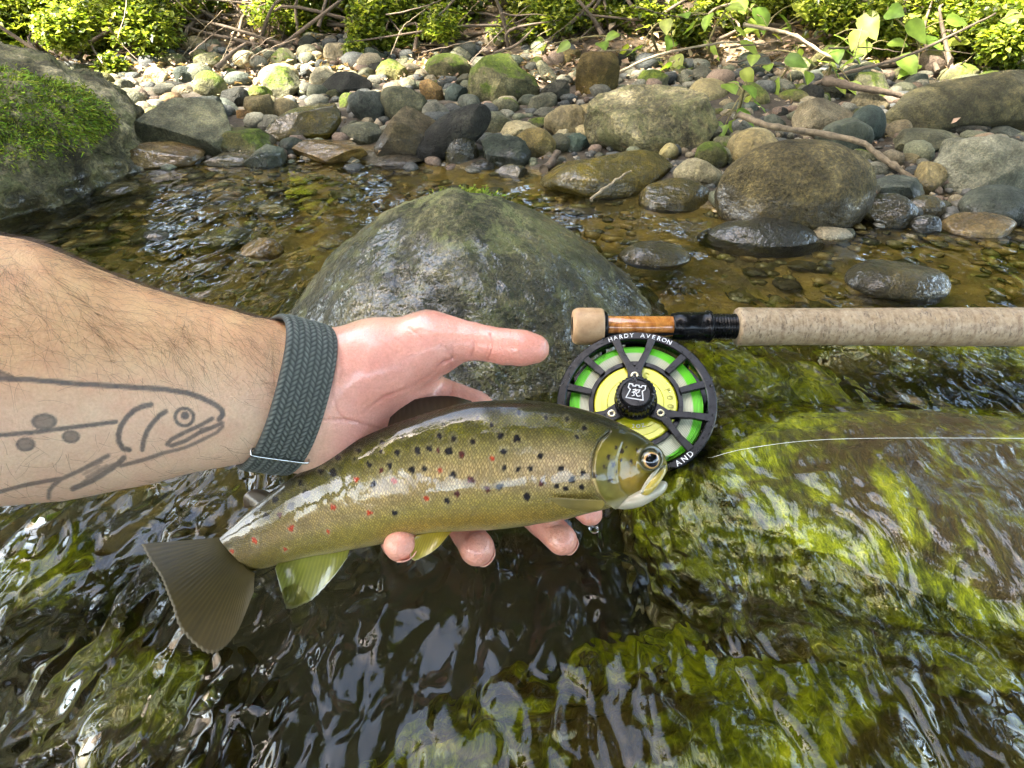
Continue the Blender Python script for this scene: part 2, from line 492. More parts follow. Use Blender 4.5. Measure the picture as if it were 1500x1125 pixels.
def mat_algae():
    """rocks under the water, grown over with green-gold algae"""
    n = NT('algae_rock'); P = n.pos(); V = n.coord('Object')
    st = n.map(V, (1.0, 0.45, 1.0), (0, 0, math.radians(-30)))
    a = n.noise(st, 30, 5, 0.65, 1.2); b = n.noise(V, 13, 4, 0.6, 0.4); f = n.noise(st, 190, 3, 0.7)
    col = n.ramp(n.math('ADD', n.math('MULTIPLY', a, 0.6), n.math('MULTIPLY', f, 0.4)),
                 [(0.36, (0.014, 0.018, 0.001)), (0.46, (0.085, 0.10, 0.003)), (0.56, (0.25, 0.28, 0.007)), (0.68, (0.47, 0.47, 0.03))])
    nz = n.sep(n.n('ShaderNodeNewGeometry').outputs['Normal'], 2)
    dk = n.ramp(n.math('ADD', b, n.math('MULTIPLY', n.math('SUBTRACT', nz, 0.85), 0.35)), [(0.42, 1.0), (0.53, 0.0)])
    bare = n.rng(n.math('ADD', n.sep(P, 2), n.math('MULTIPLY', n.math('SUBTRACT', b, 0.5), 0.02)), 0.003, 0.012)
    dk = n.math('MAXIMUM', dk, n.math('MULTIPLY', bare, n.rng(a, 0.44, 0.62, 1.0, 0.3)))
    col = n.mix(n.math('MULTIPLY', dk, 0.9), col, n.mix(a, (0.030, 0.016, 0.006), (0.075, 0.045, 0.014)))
    n.set(Base_Color=col, Roughness=0.6, Specular_IOR_Level=0.15, Normal=n.bump(n.math('ADD', a, n.math('MULTIPLY', f, 0.35)), 1.0, 0.012))
    n.p.inputs['Coat Weight'].default_value = 1.0; n.p.inputs['Coat Roughness'].default_value = 0.05
    n.put(n.p.inputs['Coat Normal'], n.bump(n.math('ADD', n.noise(st, 42, 2, 0.5, 0.8), n.math('MULTIPLY', f, 0.08)), 0.8, 0.010))
    return n.m
M_ALGAE = mat_algae()
M_WATER = mat_water()

def mat_leaf(name, trans=0.45, rough=0.45):
    n = NT(name); c = n.attr('Col')
    v = n.noise(n.pos(), 60, 3)
    c = n.mix(1.0, c, n.ramp(v, [(0.3, (0.75, 0.78, 0.7)), (0.7, (1.2, 1.18, 1.1))]), 'MULTIPLY')
    n.set(Base_Color=c, Roughness=rough)
    tr = n.n('ShaderNodeBsdfTranslucent'); n.put(tr.inputs[0], n.mix(1.0, c, (1.25, 1.3, 0.6), 'MULTIPLY'))
    mx = n.n('ShaderNodeMixShader'); mx.inputs[0].default_value = trans
    n.t.links.new(n.p.outputs[0], mx.inputs[1]); n.t.links.new(tr.outputs[0], mx.inputs[2]); n.t.links.new(mx.outputs[0], n.out.inputs[0])
    return n.m
M_LEAF = mat_leaf('leaf'); M_LITTER = mat_leaf('dry_leaf', 0.15, 0.7)

def mat_bark(name, a, b):
    n = NT(name); V = n.pos()
    col = n.ramp(n.noise(V, 120, 5, 0.7), [(0.3, a), (0.7, b)])
    n.set(Base_Color=col, Roughness=0.85, Normal=n.bump(n.noise(V, 260, 4, 0.7), 0.7, 0.002))
    return n.m
M_BARK = mat_bark('bark', (0.055, 0.042, 0.028), (0.17, 0.135, 0.09))
M_TWIG = mat_bark('pale_twig', (0.16, 0.12, 0.07), (0.42, 0.34, 0.21))
M_TWIGD = mat_bark('dark_twig', (0.06, 0.045, 0.03), (0.17, 0.125, 0.08))
M_STEM = mat_bark('green_stem', (0.10, 0.09, 0.03), (0.24, 0.20, 0.08))
n_ = NT('moss'); n_.set(Base_Color=n_.attr('Col'), Roughness=0.8); M_MOSS = n_.m

# ------------------------------------------------------------------ ground, water
gx = nu_axis(-30, 30, -1.9, 2.1, 0.022); gy = nu_axis(-14, 40, -0.3, 2.3, 0.022)
X, Y = np.meshgrid(gx, gy, indexing='ij')
Pg = np.column_stack([X.ravel(), Y.ravel(), np.zeros(X.size)])
Zg = ground_z(Pg[:, 0], Pg[:, 1])
near_ = np.exp(-((np.abs(Pg[:, 1] - 0.8)) / 2.5) ** 4)
Pg[:, 2] = Zg + near_ * (0.020 * fbm(Pg, 5, 3, 3) + 0.006 * fbm(Pg, 24, 2, 5))
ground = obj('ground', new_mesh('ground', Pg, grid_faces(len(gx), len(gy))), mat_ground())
tag(ground, kind='structure')

wx = np.arange(-3.2, 3.4, 0.010); wy = np.arange(-0.9, 1.16, 0.008)
X, Y = np.meshgrid(wx, wy, indexing='ij')
Pw = np.column_stack([X.ravel(), Y.ravel(), np.zeros(X.size)])
ang = math.radians(52); ca, sa = math.cos(ang), math.sin(ang)
A_ = np.column_stack([Pw[:, 0] * ca + Pw[:, 1] * sa, (-Pw[:, 0] * sa + Pw[:, 1] * ca) * 2.6, np.zeros(len(Pw))])
lf = 0.6 + 0.9 * sstep(0.0, -0.2, Pw[:, 0]) * sstep(0.5, 0.3, Pw[:, 1])
Pw[:, 2] = lf * ((1 - 0.72 * sstep(0.35, 0.72, Pw[:, 1])) * (0.0030 * fbm(A_, 8, 2, 31) + 0.0012 * fbm(A_, 24, 2, 41)))
water = obj('stream_water', new_mesh('stream_water', Pw, grid_faces(len(wx), len(wy))), M_WATER)
tag(water, kind='structure')

# ------------------------------------------------------------------ stones
import bmesh
_ico = {}
def ico(sub):
    if sub not in _ico:
        b = bmesh.new(); bmesh.ops.create_icosphere(b, subdivisions=sub, radius=1.0)
        b.verts.ensure_lookup_table()
        _ico[sub] = (np.array([v.co[:] for v in b.verts]), np.array([[v.index for v in f.verts] for f in b.faces]))
        b.free()
    return _ico[sub]

def stone_shape(seed, kind='round', sub=4):
    r = np.random.default_rng(seed)
    V, F = ico(sub); V = V.copy()
    p = {'round': 2.15, 'egg': 2.0, 'block': 3.2, 'slab': 2.6, 'rough': 2.4}[kind]
    V = V / (np.abs(V) ** p).sum(1)[:, None] ** (1 / p)
    nf = {'round': 7, 'egg': 1, 'block': 12, 'slab': 11, 'rough': 12}[kind]
    for _ in range(nf):
        nrm = r.normal(size=3); nrm /= np.linalg.norm(nrm)
        o = r.uniform(0.66, 0.95)
        d = V @ nrm - o
        V -= np.maximum(d, 0)[:, None] * nrm * (0.95 if kind in ('block', 'slab', 'rough') else 0.8)
    amp = {'round': 0.10, 'egg': 0.05, 'block': 0.10, 'slab': 0.10, 'rough': 0.16}[kind]
    V = V * (1 + amp * fbm(V, 1.3, 2, seed) + amp * 0.28 * fbm(V, 4.5, 3, seed + 5) + (0.05 * fbm(V, 9, 3, seed + 9) if kind == 'rough' else 0.012 * fbm(V, 11, 2, seed + 9)))[:, None]
    return V, F

def rotm(rx, ry, rz):
    return np.array(Matrix.Rotation(rz, 3, 'Z') @ Matrix.Rotation(ry, 3, 'Y') @ Matrix.Rotation(rx, 3, 'X'))

FOOT = []          # footprints taken by placed stones
def hero(x0, y0, x1, y1, mat, kind, label, name='stone', tilt=0.0, ratio=0.8, emb=0.45, lift=0.0, sub=5, yaw=None, seed=None, group=None):
    """a stone that fills the photo's box x0..x1, y0..y1 and stands on the ground there"""
    cx = 0.5 * (x0 + x1)
    z = 0.0
    for _ in range(25):
        B = at_z(cx, y1, z)
        zn = max(float(ground_z(B[0], B[1])), -0.03) + lift
        z += 0.5 * (zn - z)
    B = at_z(cx, y1, z)
    d = (B[1] * CP - (B[2] - CAMH) * SP)
    rx = (x1 - x0) / 2 / FPX * d
    ry = rx * ratio
    d2 = d + 0.8 * ry
    rx = (x1 - x0) / 2 / FPX * d2
    Yc = B[1] + 0.8 * ry
    v = (y0 - 562.5) / FPX
    dt = (Yc + 0.15 * ry) / (CP - v * SP)
    ztop = CAMH - dt * (SP + v * CP)
    rz = max((ztop - z) / (1 + emb), 0.25 * rx * 0.5, 0.004)
    seed = int(x0 * 7 + y0 * 13) if seed is None else seed
    V, F = stone_shape(seed, kind, sub)
    ext = (V.max(0) - V.min(0)) / 2; V = (V - (V.max(0) + V.min(0)) / 2) / ext
    r = np.random.default_rng(seed)
    if tilt:
        c = math.cos(abs(tilt)); s = math.sin(abs(tilt))
        V = V * [rx, ry, rz]
        # make the tilted silhouette fill the box
        L = math.sqrt(max((rx ** 2 * c ** 2 - rz ** 2 * s ** 2) / (c ** 4 - s ** 4 + 1e-6), (0.6 * rx) ** 2))
        S = math.sqrt(max((rz ** 2 * c ** 2 - rx ** 2 * s ** 2) / (c ** 4 - s ** 4 + 1e-6), (0.35 * rz) ** 2))
        V = V * [L / rx, 1, S / rz]
        V = V @ rotm(0, -tilt, 0).T
    else:
        V = V * [rx, ry, rz]
        V = V @ rotm(r.uniform(-0.1, 0.1), 0, r.uniform(-0.3, 0.3) if yaw is None else yaw).T
    xw = (cx - 750) / FPX * (Yc * CP - (z - CAMH) * SP)
    C = np.array([xw, Yc, z + rz * emb])
    o = obj(name, new_mesh(name, V + C, F), G[mat] if isinstance(mat, str) else mat, loc=C)
    tag(o, label, 'rock' if 'boulder' in name or 'rock' in name else 'stone', group)
    FOOT.append((C[0], C[1], rx, ry))
    return o, C, (rx, ry, rz)
# ------------------------------------------------------------------ the big rocks
def big_rock(name, C, R, mat, label, kind='round', seed=1, sub=6, power=2.3, rough=0.05, yaw=0.0, cone=0.0, cat='rock'):
    V, F = ico(sub)
    V = V / (np.abs(V) ** power).sum(1)[:, None] ** (1 / power)
    r = np.random.default_rng(seed)
    if kind == 'block':
        for _ in range(6):
            nrm = r.normal(size=3); nrm /= np.linalg.norm(nrm); o = r.uniform(0.75, 0.95)
            V = V - np.maximum(V @ nrm - o, 0)[:, None] * nrm * 0.85
    V = V * (1 + 0.10 * fbm(V, 1.1, 2, seed) + rough * fbm(V, 3.5, 4, seed + 3) + rough * 0.35 * fbm(V, 14, 4, seed + 6))[:, None]
    if cone: V[:, :2] *= (1 + cone * 0.35 - cone * np.clip(V[:, 2] + 0.2, 0, 1.2))[:, None]; V[:, 0] -= 0.3 * cone * np.clip(V[:, 2], 0, 1)
    V = V * R @ rotm(0, 0, yaw).T + C
    o = obj(name, new_mesh(name, V, F), mat, loc=C)
    tag(o, label, cat)
    FOOT.append((C[0], C[1], R[0], R[1]))
    return o

center_rock = big_rock('lichen_boulder', (-0.025, 0.545, -0.04), (0.172, 0.185, 0.135), G['center'],
    'grey-green lichen-spotted boulder with glossy wet front behind the open hand', seed=12, sub=7, power=2.0, rough=0.05, cone=0.42)
left_rock = big_rock('mossy_boulder', (-0.80, 0.955, 0.0), (0.265, 0.25, 0.165), G['granite'],
    'large grey boulder with bright green moss beside the far left stream edge', seed=5, sub=7, power=2.4, rough=0.13)
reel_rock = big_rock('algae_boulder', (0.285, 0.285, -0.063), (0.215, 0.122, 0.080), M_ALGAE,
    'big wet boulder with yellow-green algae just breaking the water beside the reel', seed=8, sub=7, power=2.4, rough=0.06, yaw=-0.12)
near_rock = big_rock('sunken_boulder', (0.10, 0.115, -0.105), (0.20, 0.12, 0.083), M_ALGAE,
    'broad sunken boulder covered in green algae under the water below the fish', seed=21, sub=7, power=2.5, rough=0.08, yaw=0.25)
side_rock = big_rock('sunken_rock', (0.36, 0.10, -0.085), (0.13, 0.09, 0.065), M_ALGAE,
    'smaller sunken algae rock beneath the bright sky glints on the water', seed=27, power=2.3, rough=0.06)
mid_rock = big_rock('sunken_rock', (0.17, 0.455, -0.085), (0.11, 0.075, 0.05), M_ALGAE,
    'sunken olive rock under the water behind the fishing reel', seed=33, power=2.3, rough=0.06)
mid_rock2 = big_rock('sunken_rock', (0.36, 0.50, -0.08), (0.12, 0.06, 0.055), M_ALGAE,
    'sunken olive rock under the water behind the long cork grip', seed=35, power=2.3, rough=0.06)
for i, (x, y, rx, ry, lab) in enumerate([
        (-0.20, 0.20, 0.055, 0.045, 'rounded stone under the rippled water below the tail fin'),
        (-0.30, 0.27, 0.06, 0.05, 'rounded stone under the rippled water below the tattooed forearm'),
        (-0.13, 0.13, 0.05, 0.035, 'rounded stone under the bright reflections in front of the tail fin'),
        (-0.36, 0.15, 0.06, 0.05, 'rounded stone deep under the bright rippled sky reflections')]):
    big_rock('sunken_stone', (x, y, -0.12), (rx, ry, 0.05), M_ALGAE, lab, seed=50 + i, sub=4, cat='stone')

# moss grown as short blades on a rock
def moss_on(rock, name, keep, n, blade, seed=0, lean=(0.3, 0, -0.4)):
    me = rock.data
    V = np.empty(len(me.vertices) * 3, np.float32); me.vertices.foreach_get('co', V); V = V.reshape(-1, 3)
    N = np.empty(len(me.vertices) * 3, np.float32); me.vertex_normals.foreach_get('vector', N); N = N.reshape(-1, 3)
    Wd = V + np.array(rock.location)
    r = np.random.default_rng(seed)
    w = keep(Wd, N); w = w / w.sum()
    i = r.choice(len(V), n, p=w)
    P = Wd[i] + r.normal(size=(n, 3)) * 0.003; Nn = N[i]
    D = Nn + r.normal(size=(n, 3)) * 0.45 + np.array(lean); D /= np.linalg.norm(D, axis=1)[:, None]
    S = np.cross(D, r.normal(size=(n, 3))); S /= np.linalg.norm(S, axis=1)[:, None]
    L = blade * r.uniform(0.5, 1.3, n)[:, None]; wd = blade * 0.13 * r.uniform(0.7, 1.3, n)[:, None]
    T = np.stack([P - S * wd - D * L * 0.2, P + S * wd - D * L * 0.2, P + D * L * 0.55 + S * wd * 0.7, P + D * L - Nn * L * 0.25], 1).reshape(-1, 3)
    F = np.arange(n * 4).reshape(n, 4)
    c = np.array([0.12, 0.185, 0.010]) * r.uniform(0.35, 2.4, (n, 1)) * np.column_stack([r.uniform(0.8, 1.5, n), np.ones(n), np.ones(n)])
    m = new_mesh(name, T, F, False); set_col(m, 'Col', np.repeat(c, 4, 0))
    o = obj(name, m, M_MOSS, rock); o['kind'] = 'stuff'
    return o
moss_on(left_rock, 'moss', lambda P, N: np.clip(sstep(0.045, 0.075, P[:, 2]) * sstep(0.145, 0.115, P[:, 2] + 0.02 * fbm(P, 12, 3, 4)) * sstep(-0.475, -0.53, P[:, 0] + 0.03 * fbm(P, 9, 3, 2)) * sstep(0.98, 0.92, P[:, 1]), 1e-9, 1), 42000, 0.0062, 3)
moss_on(center_rock, 'moss', lambda P, N: np.clip(np.exp(-((P[:, 0] + 0.04) / 0.02) ** 2) * sstep(0.072, 0.079, P[:, 2]) * sstep(0.57, 0.6, P[:, 1]), 1e-12, 1), 700, 0.005, 4)

def strands(rock, n, ln, seed, zmax):
    me = rock.data
    V = np.empty(len(me.vertices) * 3, np.float32); me.vertices.foreach_get('co', V); V = V.reshape(-1, 3)
    N = np.empty(len(me.vertices) * 3, np.float32); me.vertex_normals.foreach_get('vector', N); N = N.reshape(-1, 3)
    Wd = V + np.array(rock.location); r = np.random.default_rng(seed)
    w = np.clip(N[:, 2] - 0.35, 1e-9, 1) * np.clip(0.25 + fbm(Wd, 14, 3, seed), 1e-6, 1) * (Wd[:, 2] < zmax)
    i = r.choice(len(V), n, p=w / w.sum())
    P = Wd[i] + r.normal(size=(n, 3)) * [0.003, 0.003, 0]; Nn = N[i].astype(float)
    D = np.array([-0.75, -0.6, 0.0]) + r.normal(size=(n, 3)) * 0.3; D = D - Nn * (D * Nn).sum(1)[:, None] * 0.9; D /= np.linalg.norm(D, axis=1)[:, None]
    S = np.cross(D, Nn); L = ln * r.uniform(0.5, 1.6, n)[:, None]; wd = 0.00035 * r.uniform(0.6, 1.6, n)[:, None]
    ph = r.uniform(0, 6.28, n)[:, None]
    rows = []
    for q in (0.0, 0.33, 0.66, 1.0):
        c = P + D * L * q + Nn * (0.0015 + 0.003 * math.sin(q * 3.0)) + S * L * 0.12 * np.sin(q * 5 + ph)
        k = (1 - q * 0.75)
        rows += [c - S * wd * k, c + S * wd * k]
    T = np.stack(rows, 1).reshape(-1, 3); b = np.arange(n)[:, None] * 8
    F = np.concatenate([b + [0, 1, 3, 2], b + [2, 3, 5, 4], b + [4, 5, 7, 6]], 0)
    c = np.array([0.13, 0.135, 0.006]) * r.uniform(0.3, 2.2, (n, 1)) * np.column_stack([r.uniform(0.75, 1.35, n), np.ones(n), np.ones(n)])
    m = new_mesh('algae_strands', T, F, False); set_col(m, 'Col', np.clip(np.repeat(c, 8, 0), 0, 0.7))
    o = obj('algae_strands', m, M_MOSS, rock); o['kind'] = 'stuff'


# ------------------------------------------------------------------ stones one can pick out on the bank
HS = [
 # x0, y0, x1, y1, material, shape, label, extras
 (197,143,362,228,'grey','slab','long grey slab with dark mossy crack lying beside the mossy boulder',dict(ratio=0.7,name='slab_stone')),
 (308,188,412,233,'olive','block','yellow-green blocky stone at the water edge right of the long grey slab',{}),
 (172,208,302,252,'amber','slab','amber-brown wet stone sliding into the water below the long grey slab',dict(ratio=0.6)),
 (300,222,384,250,'wetolive','round','low wet mossy stone in the water below the yellow-green stone',{}),
 (160,180,216,222,'grey','block','pale grey block wedged between mossy boulder and long grey slab',{}),
 (410,200,452,228,'slate','round','small wet slate stone at the water edge between two brown stones',{}),
 (395,150,506,212,'wetolive','slab','leaning olive-brown slab sloping down to the water edge',dict(tilt=0.35)),
 (361,136,410,176,'tan','round','round tan stone behind the yellow-green blocky stone',{}),
 (402,142,442,176,'tan','egg','tan egg-shaped stone touching the round tan stone',{}),
 (347,160,377,180,'pink','block','small pink angular stone above the yellow-green stone',{}),
 (378,168,418,196,'dark','round','dark grey rounded stone beside the small pink stone',{}),
 (287,102,336,146,'olive','egg','upright grey-olive egg-shaped stone behind the long grey slab',{}),
 (389,95,444,142,'olive','rough','upright brown-olive stone on the upper bank behind tan stones',{}),
 (326,127,372,160,'dark','round','dark mossy stone right of the upright egg-shaped stone',{}),
 (154,128,212,162,'grey','round','grey-green rounded stone just behind the pale grey block',{}),
 (398,70,436,102,'olive','round','round olive stone at the foot of the brush on the bank',{}),
 (455,97,500,130,'cream','block','cream blocky stone on the upper bank',{}),
 (472,104,546,142,'dark','slab','dark flat slab beside the cream blocky stone',{}),
 (253,124,287,145,'tan','round','small pale tan stone between grey rounded stone and upright egg stone',{}),
 (552,86,599,123,'olive','round','round olive stone under the twig tangle',{}),
 (622,77,691,121,'mossy','round','round moss-covered stone behind the tilted black stone',{}),
 (684,77,788,154,'mossy','rough','large domed stone with green moss on its shaded side',dict(name='boulder',sub=5)),
 (520,124,574,182,'slate','slab','blue-grey leaning slab stone in the middle of the bank',dict(tilt=0.6,emb=0.7)),
 (560,124,628,184,'grey','block','rough grey angular stone leaning on the blue-grey slab',{}),
 (616,114,650,152,'pink','block','upright pinkish tan stone beside the rough grey angular stone',{}),
 (652,122,687,152,'teal','block','blue-grey angular stone at the foot of the moss-covered stone',{}),
 (498,135,532,162,'olive','slab','small olive slab left of the blue-grey leaning slab',{}),
 (499,177,564,212,'grey','round','long grey-olive stone near the water below the blue-grey slab',{}),
 (556,160,660,238,'brown','slab','large olive-brown slab running into the water beside the tilted black stone',dict(tilt=-0.3)),
 (606,152,720,242,'dark','egg','big smooth black stone tilted up at one end by the water',dict(tilt=0.55,name='boulder',sub=5,ratio=0.6,emb=0.85)),
 (653,193,702,247,'wetdark','egg','dark egg stone with pale top propping up the tilted black stone',dict(ratio=0.7)),
 (706,195,778,252,'slate','rough','grey-green jagged wet stone at the water edge',{}),
 (750,186,816,233,'tan','round','rounded tan stone beside the grey-green jagged stone',{}),
 (709,163,758,199,'grey','block','pale grey cracked block above the grey-green jagged stone',{}),
 (719,142,761,169,'olive','round','yellow-olive round stone below the large domed mossy stone',{}),
 (759,138,791,158,'slate','round','small slate stone right of the yellow-olive round stone',{}),
 (780,158,819,176,'grey','slab','small flat grey stone above the rounded tan stone',{}),
 (813,188,837,208,'cream','round','small orange-cream pebble beside the rounded tan stone',{}),
 (828,194,865,223,'teal','block','small blue-grey wedge stone at the foot of the rough pink-based boulder',{}),
 (769,170,811,191,'olive','round','olive stone just behind the rounded tan stone',{}),
 (842,72,906,142,'brown','rough','conical brown stone behind the rough pink-based boulder',{}),
 (787,90,820,124,'grey','slab','small pointed grey stone beside the conical brown stone',dict(tilt=0.7)),
 (792,116,832,152,'dark','rough','dark broken stone in front of the conical brown stone',{}),
 (854,124,1042,224,'granite','rough','rough broad boulder with pinkish base and moss patches on the bank',dict(name='boulder',sub=5,ratio=0.6)),
 (790,218,988,302,'wetolive','round','broad smooth olive-brown rock sloping wet into the stream',dict(name='sloping_rock',sub=5,ratio=0.75)),
 (934,262,1047,322,'wetolive','round','rounded olive-brown wet rock beside the big brown boulder',dict(name='rock',sub=5)),
 (686,234,728,258,'wetdark','round','small dark wet stone below the jagged grey-green stone',{}),
 (724,240,772,274,'wetdark','block','shiny black wet stone in the water below the jagged stone',{}),
 (984,231,1054,280,'cream','round','pale cream-tan cobble lying beside the big brown boulder',{}),
 (1016,207,1064,247,'olive','round','brown-olive round stone behind the pale cream-tan cobble',{}),
 (1076,186,1132,219,'cream','egg','cream-brown oval cobble above the big brown boulder',{}),
 (1034,184,1070,206,'grey','round','small pinkish grey pebble on sand left of the cream oval cobble',{}),
 (1042,204,1264,356,'bigbrown','egg','big rounded dark brown boulder at the stream edge',dict(name='boulder',sub=6,ratio=0.72,yaw=0.0,emb=0.6)),
 (1019,318,1197,398,'wetdark','egg','flat glossy wet rock lying in the water under the big brown boulder',dict(name='rock',sub=5,ratio=0.62,emb=0.3)),
 (1160,143,1250,202,'tan','round','tan domed stone behind the big brown boulder',{}),
 (1236,153,1292,208,'teal','egg','smooth blue-teal upright stone beside the tan domed stone',{}),
 (1262,234,1310,260,'grey','round','small grey-green stone on the sand below the branch',{}),
 (1310,224,1350,242,'cream','round','small pale cream pebble on sand below the grey slab',{}),
 (1244,216,1288,242,'olive','block','small olive stone tucked under the branch',{}),
 (1274,258,1352,298,'slate','rough','slate-grey angular stone at the water edge right of big brown boulder',{}),
 (1304,190,1402,228,'grey','slab','long pale grey stone between teal stone and pitted boulder',{}),
 (1358,190,1508,284,'pale','rough','large pale grey pitted boulder on the bank',dict(name='boulder',sub=5)),
 (1400,272,1512,330,'slate','egg','long dark grey wet stone under the pale pitted boulder',{}),
 (1364,174,1448,200,'dark','round','low dark stone behind the pale pitted boulder',{}),
 (1443,184,1494,207,'slate','round','small blue-grey stone perched above the pale pitted boulder',{}),
 (1276,104,1530,198,'driftrock','slab','long dark banded rock ledge under the leafy plants',dict(name='rock_ledge',sub=5,ratio=0.4,tilt=0.2)),
 (1256,282,1338,336,'wetolive','round','wet olive stone streaming with water right of the big brown boulder',{}),
 (1324,286,1382,320,'wetolive','egg','small wet olive stone above the amber wet stone',{}),
 (1376,312,1474,358,'amber','round','amber wet stone with bright shine at the right stream edge',{}),
 (1328,314,1372,348,'wetdark','round','small dark wet stone beside the amber wet stone',{}),
 (140,268,224,304,'wetolive','round','dark mossy wet stone breaking the water beside the mossy boulder',dict(lift=0.012)),
 (34,346,90,364,'wetdark','round','low dark stone just breaking the water above the forearm',dict(lift=0.02)),
 (356,348,418,388,'amber','round','golden-green stone just breaking the water above the wristband',dict(lift=0.02)),
 (212,338,256,362,'wetdark','round','small dark stone with bright splash out in the stream',dict(lift=0.02)),
 (1236,384,1380,446,'wetolive','egg','dark olive rock awash in the stream above the cork grip',dict(lift=0.022)),
 (905,356,1010,404,'wetolive','egg','dark olive rock awash between lichen boulder and flat wet rock',dict(lift=0.018)),
 (430,206,540,240,'amber','slab','low amber-brown rock awash at the far water edge',dict(lift=0.01)),
 (520,216,640,246,'brown','slab','flat brown rock awash in front of the olive-brown slab',dict(lift=0.004)),
]
NEARN = []
CUT = (' beside', ' at the', ' behind', ' between', ' in the', ' below', ' above', ' on the', ' on sand', ' lying', ' touching', ' leaning on', ' sliding', ' wedged', ' right of', ' just', ' sloping', ' near', ' running', ' tilted up', ' with', ' propping', ' left of', ' under', ' tucked', ' streaming', ' perched', ' out in', ' awash')
for x0, y0, x1, y1, mt, kd, lab, ex in HS:
    ex = dict(ex)
    o, C, R = hero(x0, y0, x1, y1, mt, kd, lab, **ex)
    k = min([lab.find(c) for c in CUT if lab.find(c) > 0] + [len(lab)])
    NEARN.append((C[0], C[1], lab[:k], max(R[0], R[1])))

# ------------------------------------------------------------------ smaller bank stones, each a thing of its own
KINDS = [('grey', 'rounded grey cobble among the stones of the far bank'), ('olive', 'rounded olive cobble among the stones of the far bank'),
         ('slate', 'rounded slate-dark cobble among the stones of the far bank'), ('tan', 'rounded tan cobble among the stones of the far bank'),
         ('dark', 'small blackish cobble among the stones of the far bank'), ('cream', 'small cream-coloured cobble among the stones of the far bank'),
         ('pink', 'small pinkish cobble among the stones of the far bank')]
protos = {}
for k, (mk, lab) in enumerate(KINDS):
    for j in range(4):
        V, F = stone_shape(900 + k * 10 + j, ['round', 'block', 'egg', 'rough'][j], 4)
        m = new_mesh('cobble', V * [1, 0.82, 0.62] * 0.02, F); m.materials.append(G[mk])
        protos[(k, j)] = m
r = np.random.default_rng(11)
placed = []
tries = 0
while len(placed) < 285 and tries < 14000:
    tries += 1
    x = r.uniform(-1.15, 1.75)
    sy = np.interp(x, SHX, SHY)
    y = sy + r.uniform(-0.03, 0.75) ** 1.0
    if y > 1.78 or abs(x) > 0.95 * y: continue
    rad = float(np.clip(0.0165 * np.exp(r.normal(0.25, 0.48)), 0.010, 0.048)) * (0.85 + 0.35 * (y - 0.9))
    bad = False
    for (fx, fy, rx, ry) in FOOT:
        if ((x - fx) / (rx * 0.92 + rad * 0.5)) ** 2 + ((y - fy) / (ry * 0.92 + rad * 0.5)) ** 2 < 1: bad = True; break
    if bad: continue
    for (fx, fy, rr) in placed:
        if (x - fx) ** 2 + (y - fy) ** 2 < (0.58 * (rr + rad)) ** 2: bad = True; break
    if bad: continue
    placed.append((x, y, rad))
    k = int(r.choice(7, p=[0.25, 0.25, 0.17, 0.14, 0.08, 0.07, 0.04]))
    o = bpy.data.objects.new('cobble', protos[(k, int(r.integers(4)))])
    COL.objects.link(o)
    s = rad / 0.02
    o.scale = (s, s * r.uniform(0.8, 1.15), s * r.uniform(0.8, 1.35))
    o.rotation_euler = (r.uniform(-0.35, 0.35), r.uniform(-0.35, 0.35), r.uniform(0, 6.28))
    o.location = (x, y, float(ground_z(x, y)) + rad * 0.3)
    near = min(NEARN, key=lambda q: math.hypot(q[0] - x, q[1] - y) - q[3] * 0.7)
    dy_ = y - near[1]
    rel = 'behind' if dy_ > near[3] * 0.8 else ('in front of' if dy_ < -near[3] * 0.8 else 'beside')
    size = 'tiny' if rad < 0.0125 else ('small' if rad < 0.018 else ('middling' if rad < 0.025 else 'larger'))
    tone = {'grey': 'grey', 'olive': 'olive', 'slate': 'dark slate', 'tan': 'tan', 'dark': 'blackish', 'cream': 'cream', 'pink': 'pinkish'}[KINDS[k][0]]
    tag(o, ' '.join(f'{size} {tone} cobble {rel} the {near[2]}'.split()[:16]), 'stone', f'{size} {tone} cobbles {rel} the {near[2]}')
# cobbles on the stream bed, seen through the water
BK = [('amber', 'amber-brown cobble lying under the shallow moving water'), ('wetolive', 'olive cobble lying under the shallow moving water'), ('grey', 'pale grey cobble lying under the shallow moving water')]
bp = {}
for k, (mk, lab) in enumerate(BK):
    V, F = stone_shape(1300 + k, 'round', 3)
    m = new_mesh('bed_cobble', V * [1, 0.85, 0.5] * 0.02, F); m.materials.append(G[mk]); bp[k] = m
cnt = 0; tries = 0
while cnt < 75 and tries < 3000:
    tries += 1
    y = r.uniform(0.38, 1.0); x = r.uniform(-0.75, 0.8) * (0.4 + y * 0.7)
    if y > np.interp(x, SHX, SHY) - 0.03: continue
    rad = r.uniform(0.012, 0.038)
    if any(((x - fx) / (rx + rad)) ** 2 + ((y - fy) / (ry + rad)) ** 2 < 1 for fx, fy, rx, ry in FOOT): continue
    FOOT.append((x, y, rad, rad)); cnt += 1
    k = int(r.choice(3, p=[0.4, 0.4, 0.2]))
    o = bpy.data.objects.new('bed_cobble', bp[k]); COL.objects.link(o)
    s = rad / 0.02
    o.scale = (s, s, s * 0.8); o.rotation_euler = (0, 0, r.uniform(0, 6.28))
    zg = float(ground_z(x, y)); o.location = (x, y, min(zg + 0.006, -0.022 - rad * 0.4))
    near = min(NEARN + [(-0.03, 0.55, 'lichen-spotted boulder', 0.17)], key=lambda q: math.hypot(q[0] - x, q[1] - y) - q[3] * 0.7)
    tone = ['amber-brown', 'olive', 'pale grey'][k]; size = 'small' if rad < 0.021 else ('middling' if rad < 0.03 else 'large')
    tag(o, f'{size} {tone} sunken cobble near the {near[2]}', 'stone', f'{size} {tone} sunken cobbles near the {near[2]}')

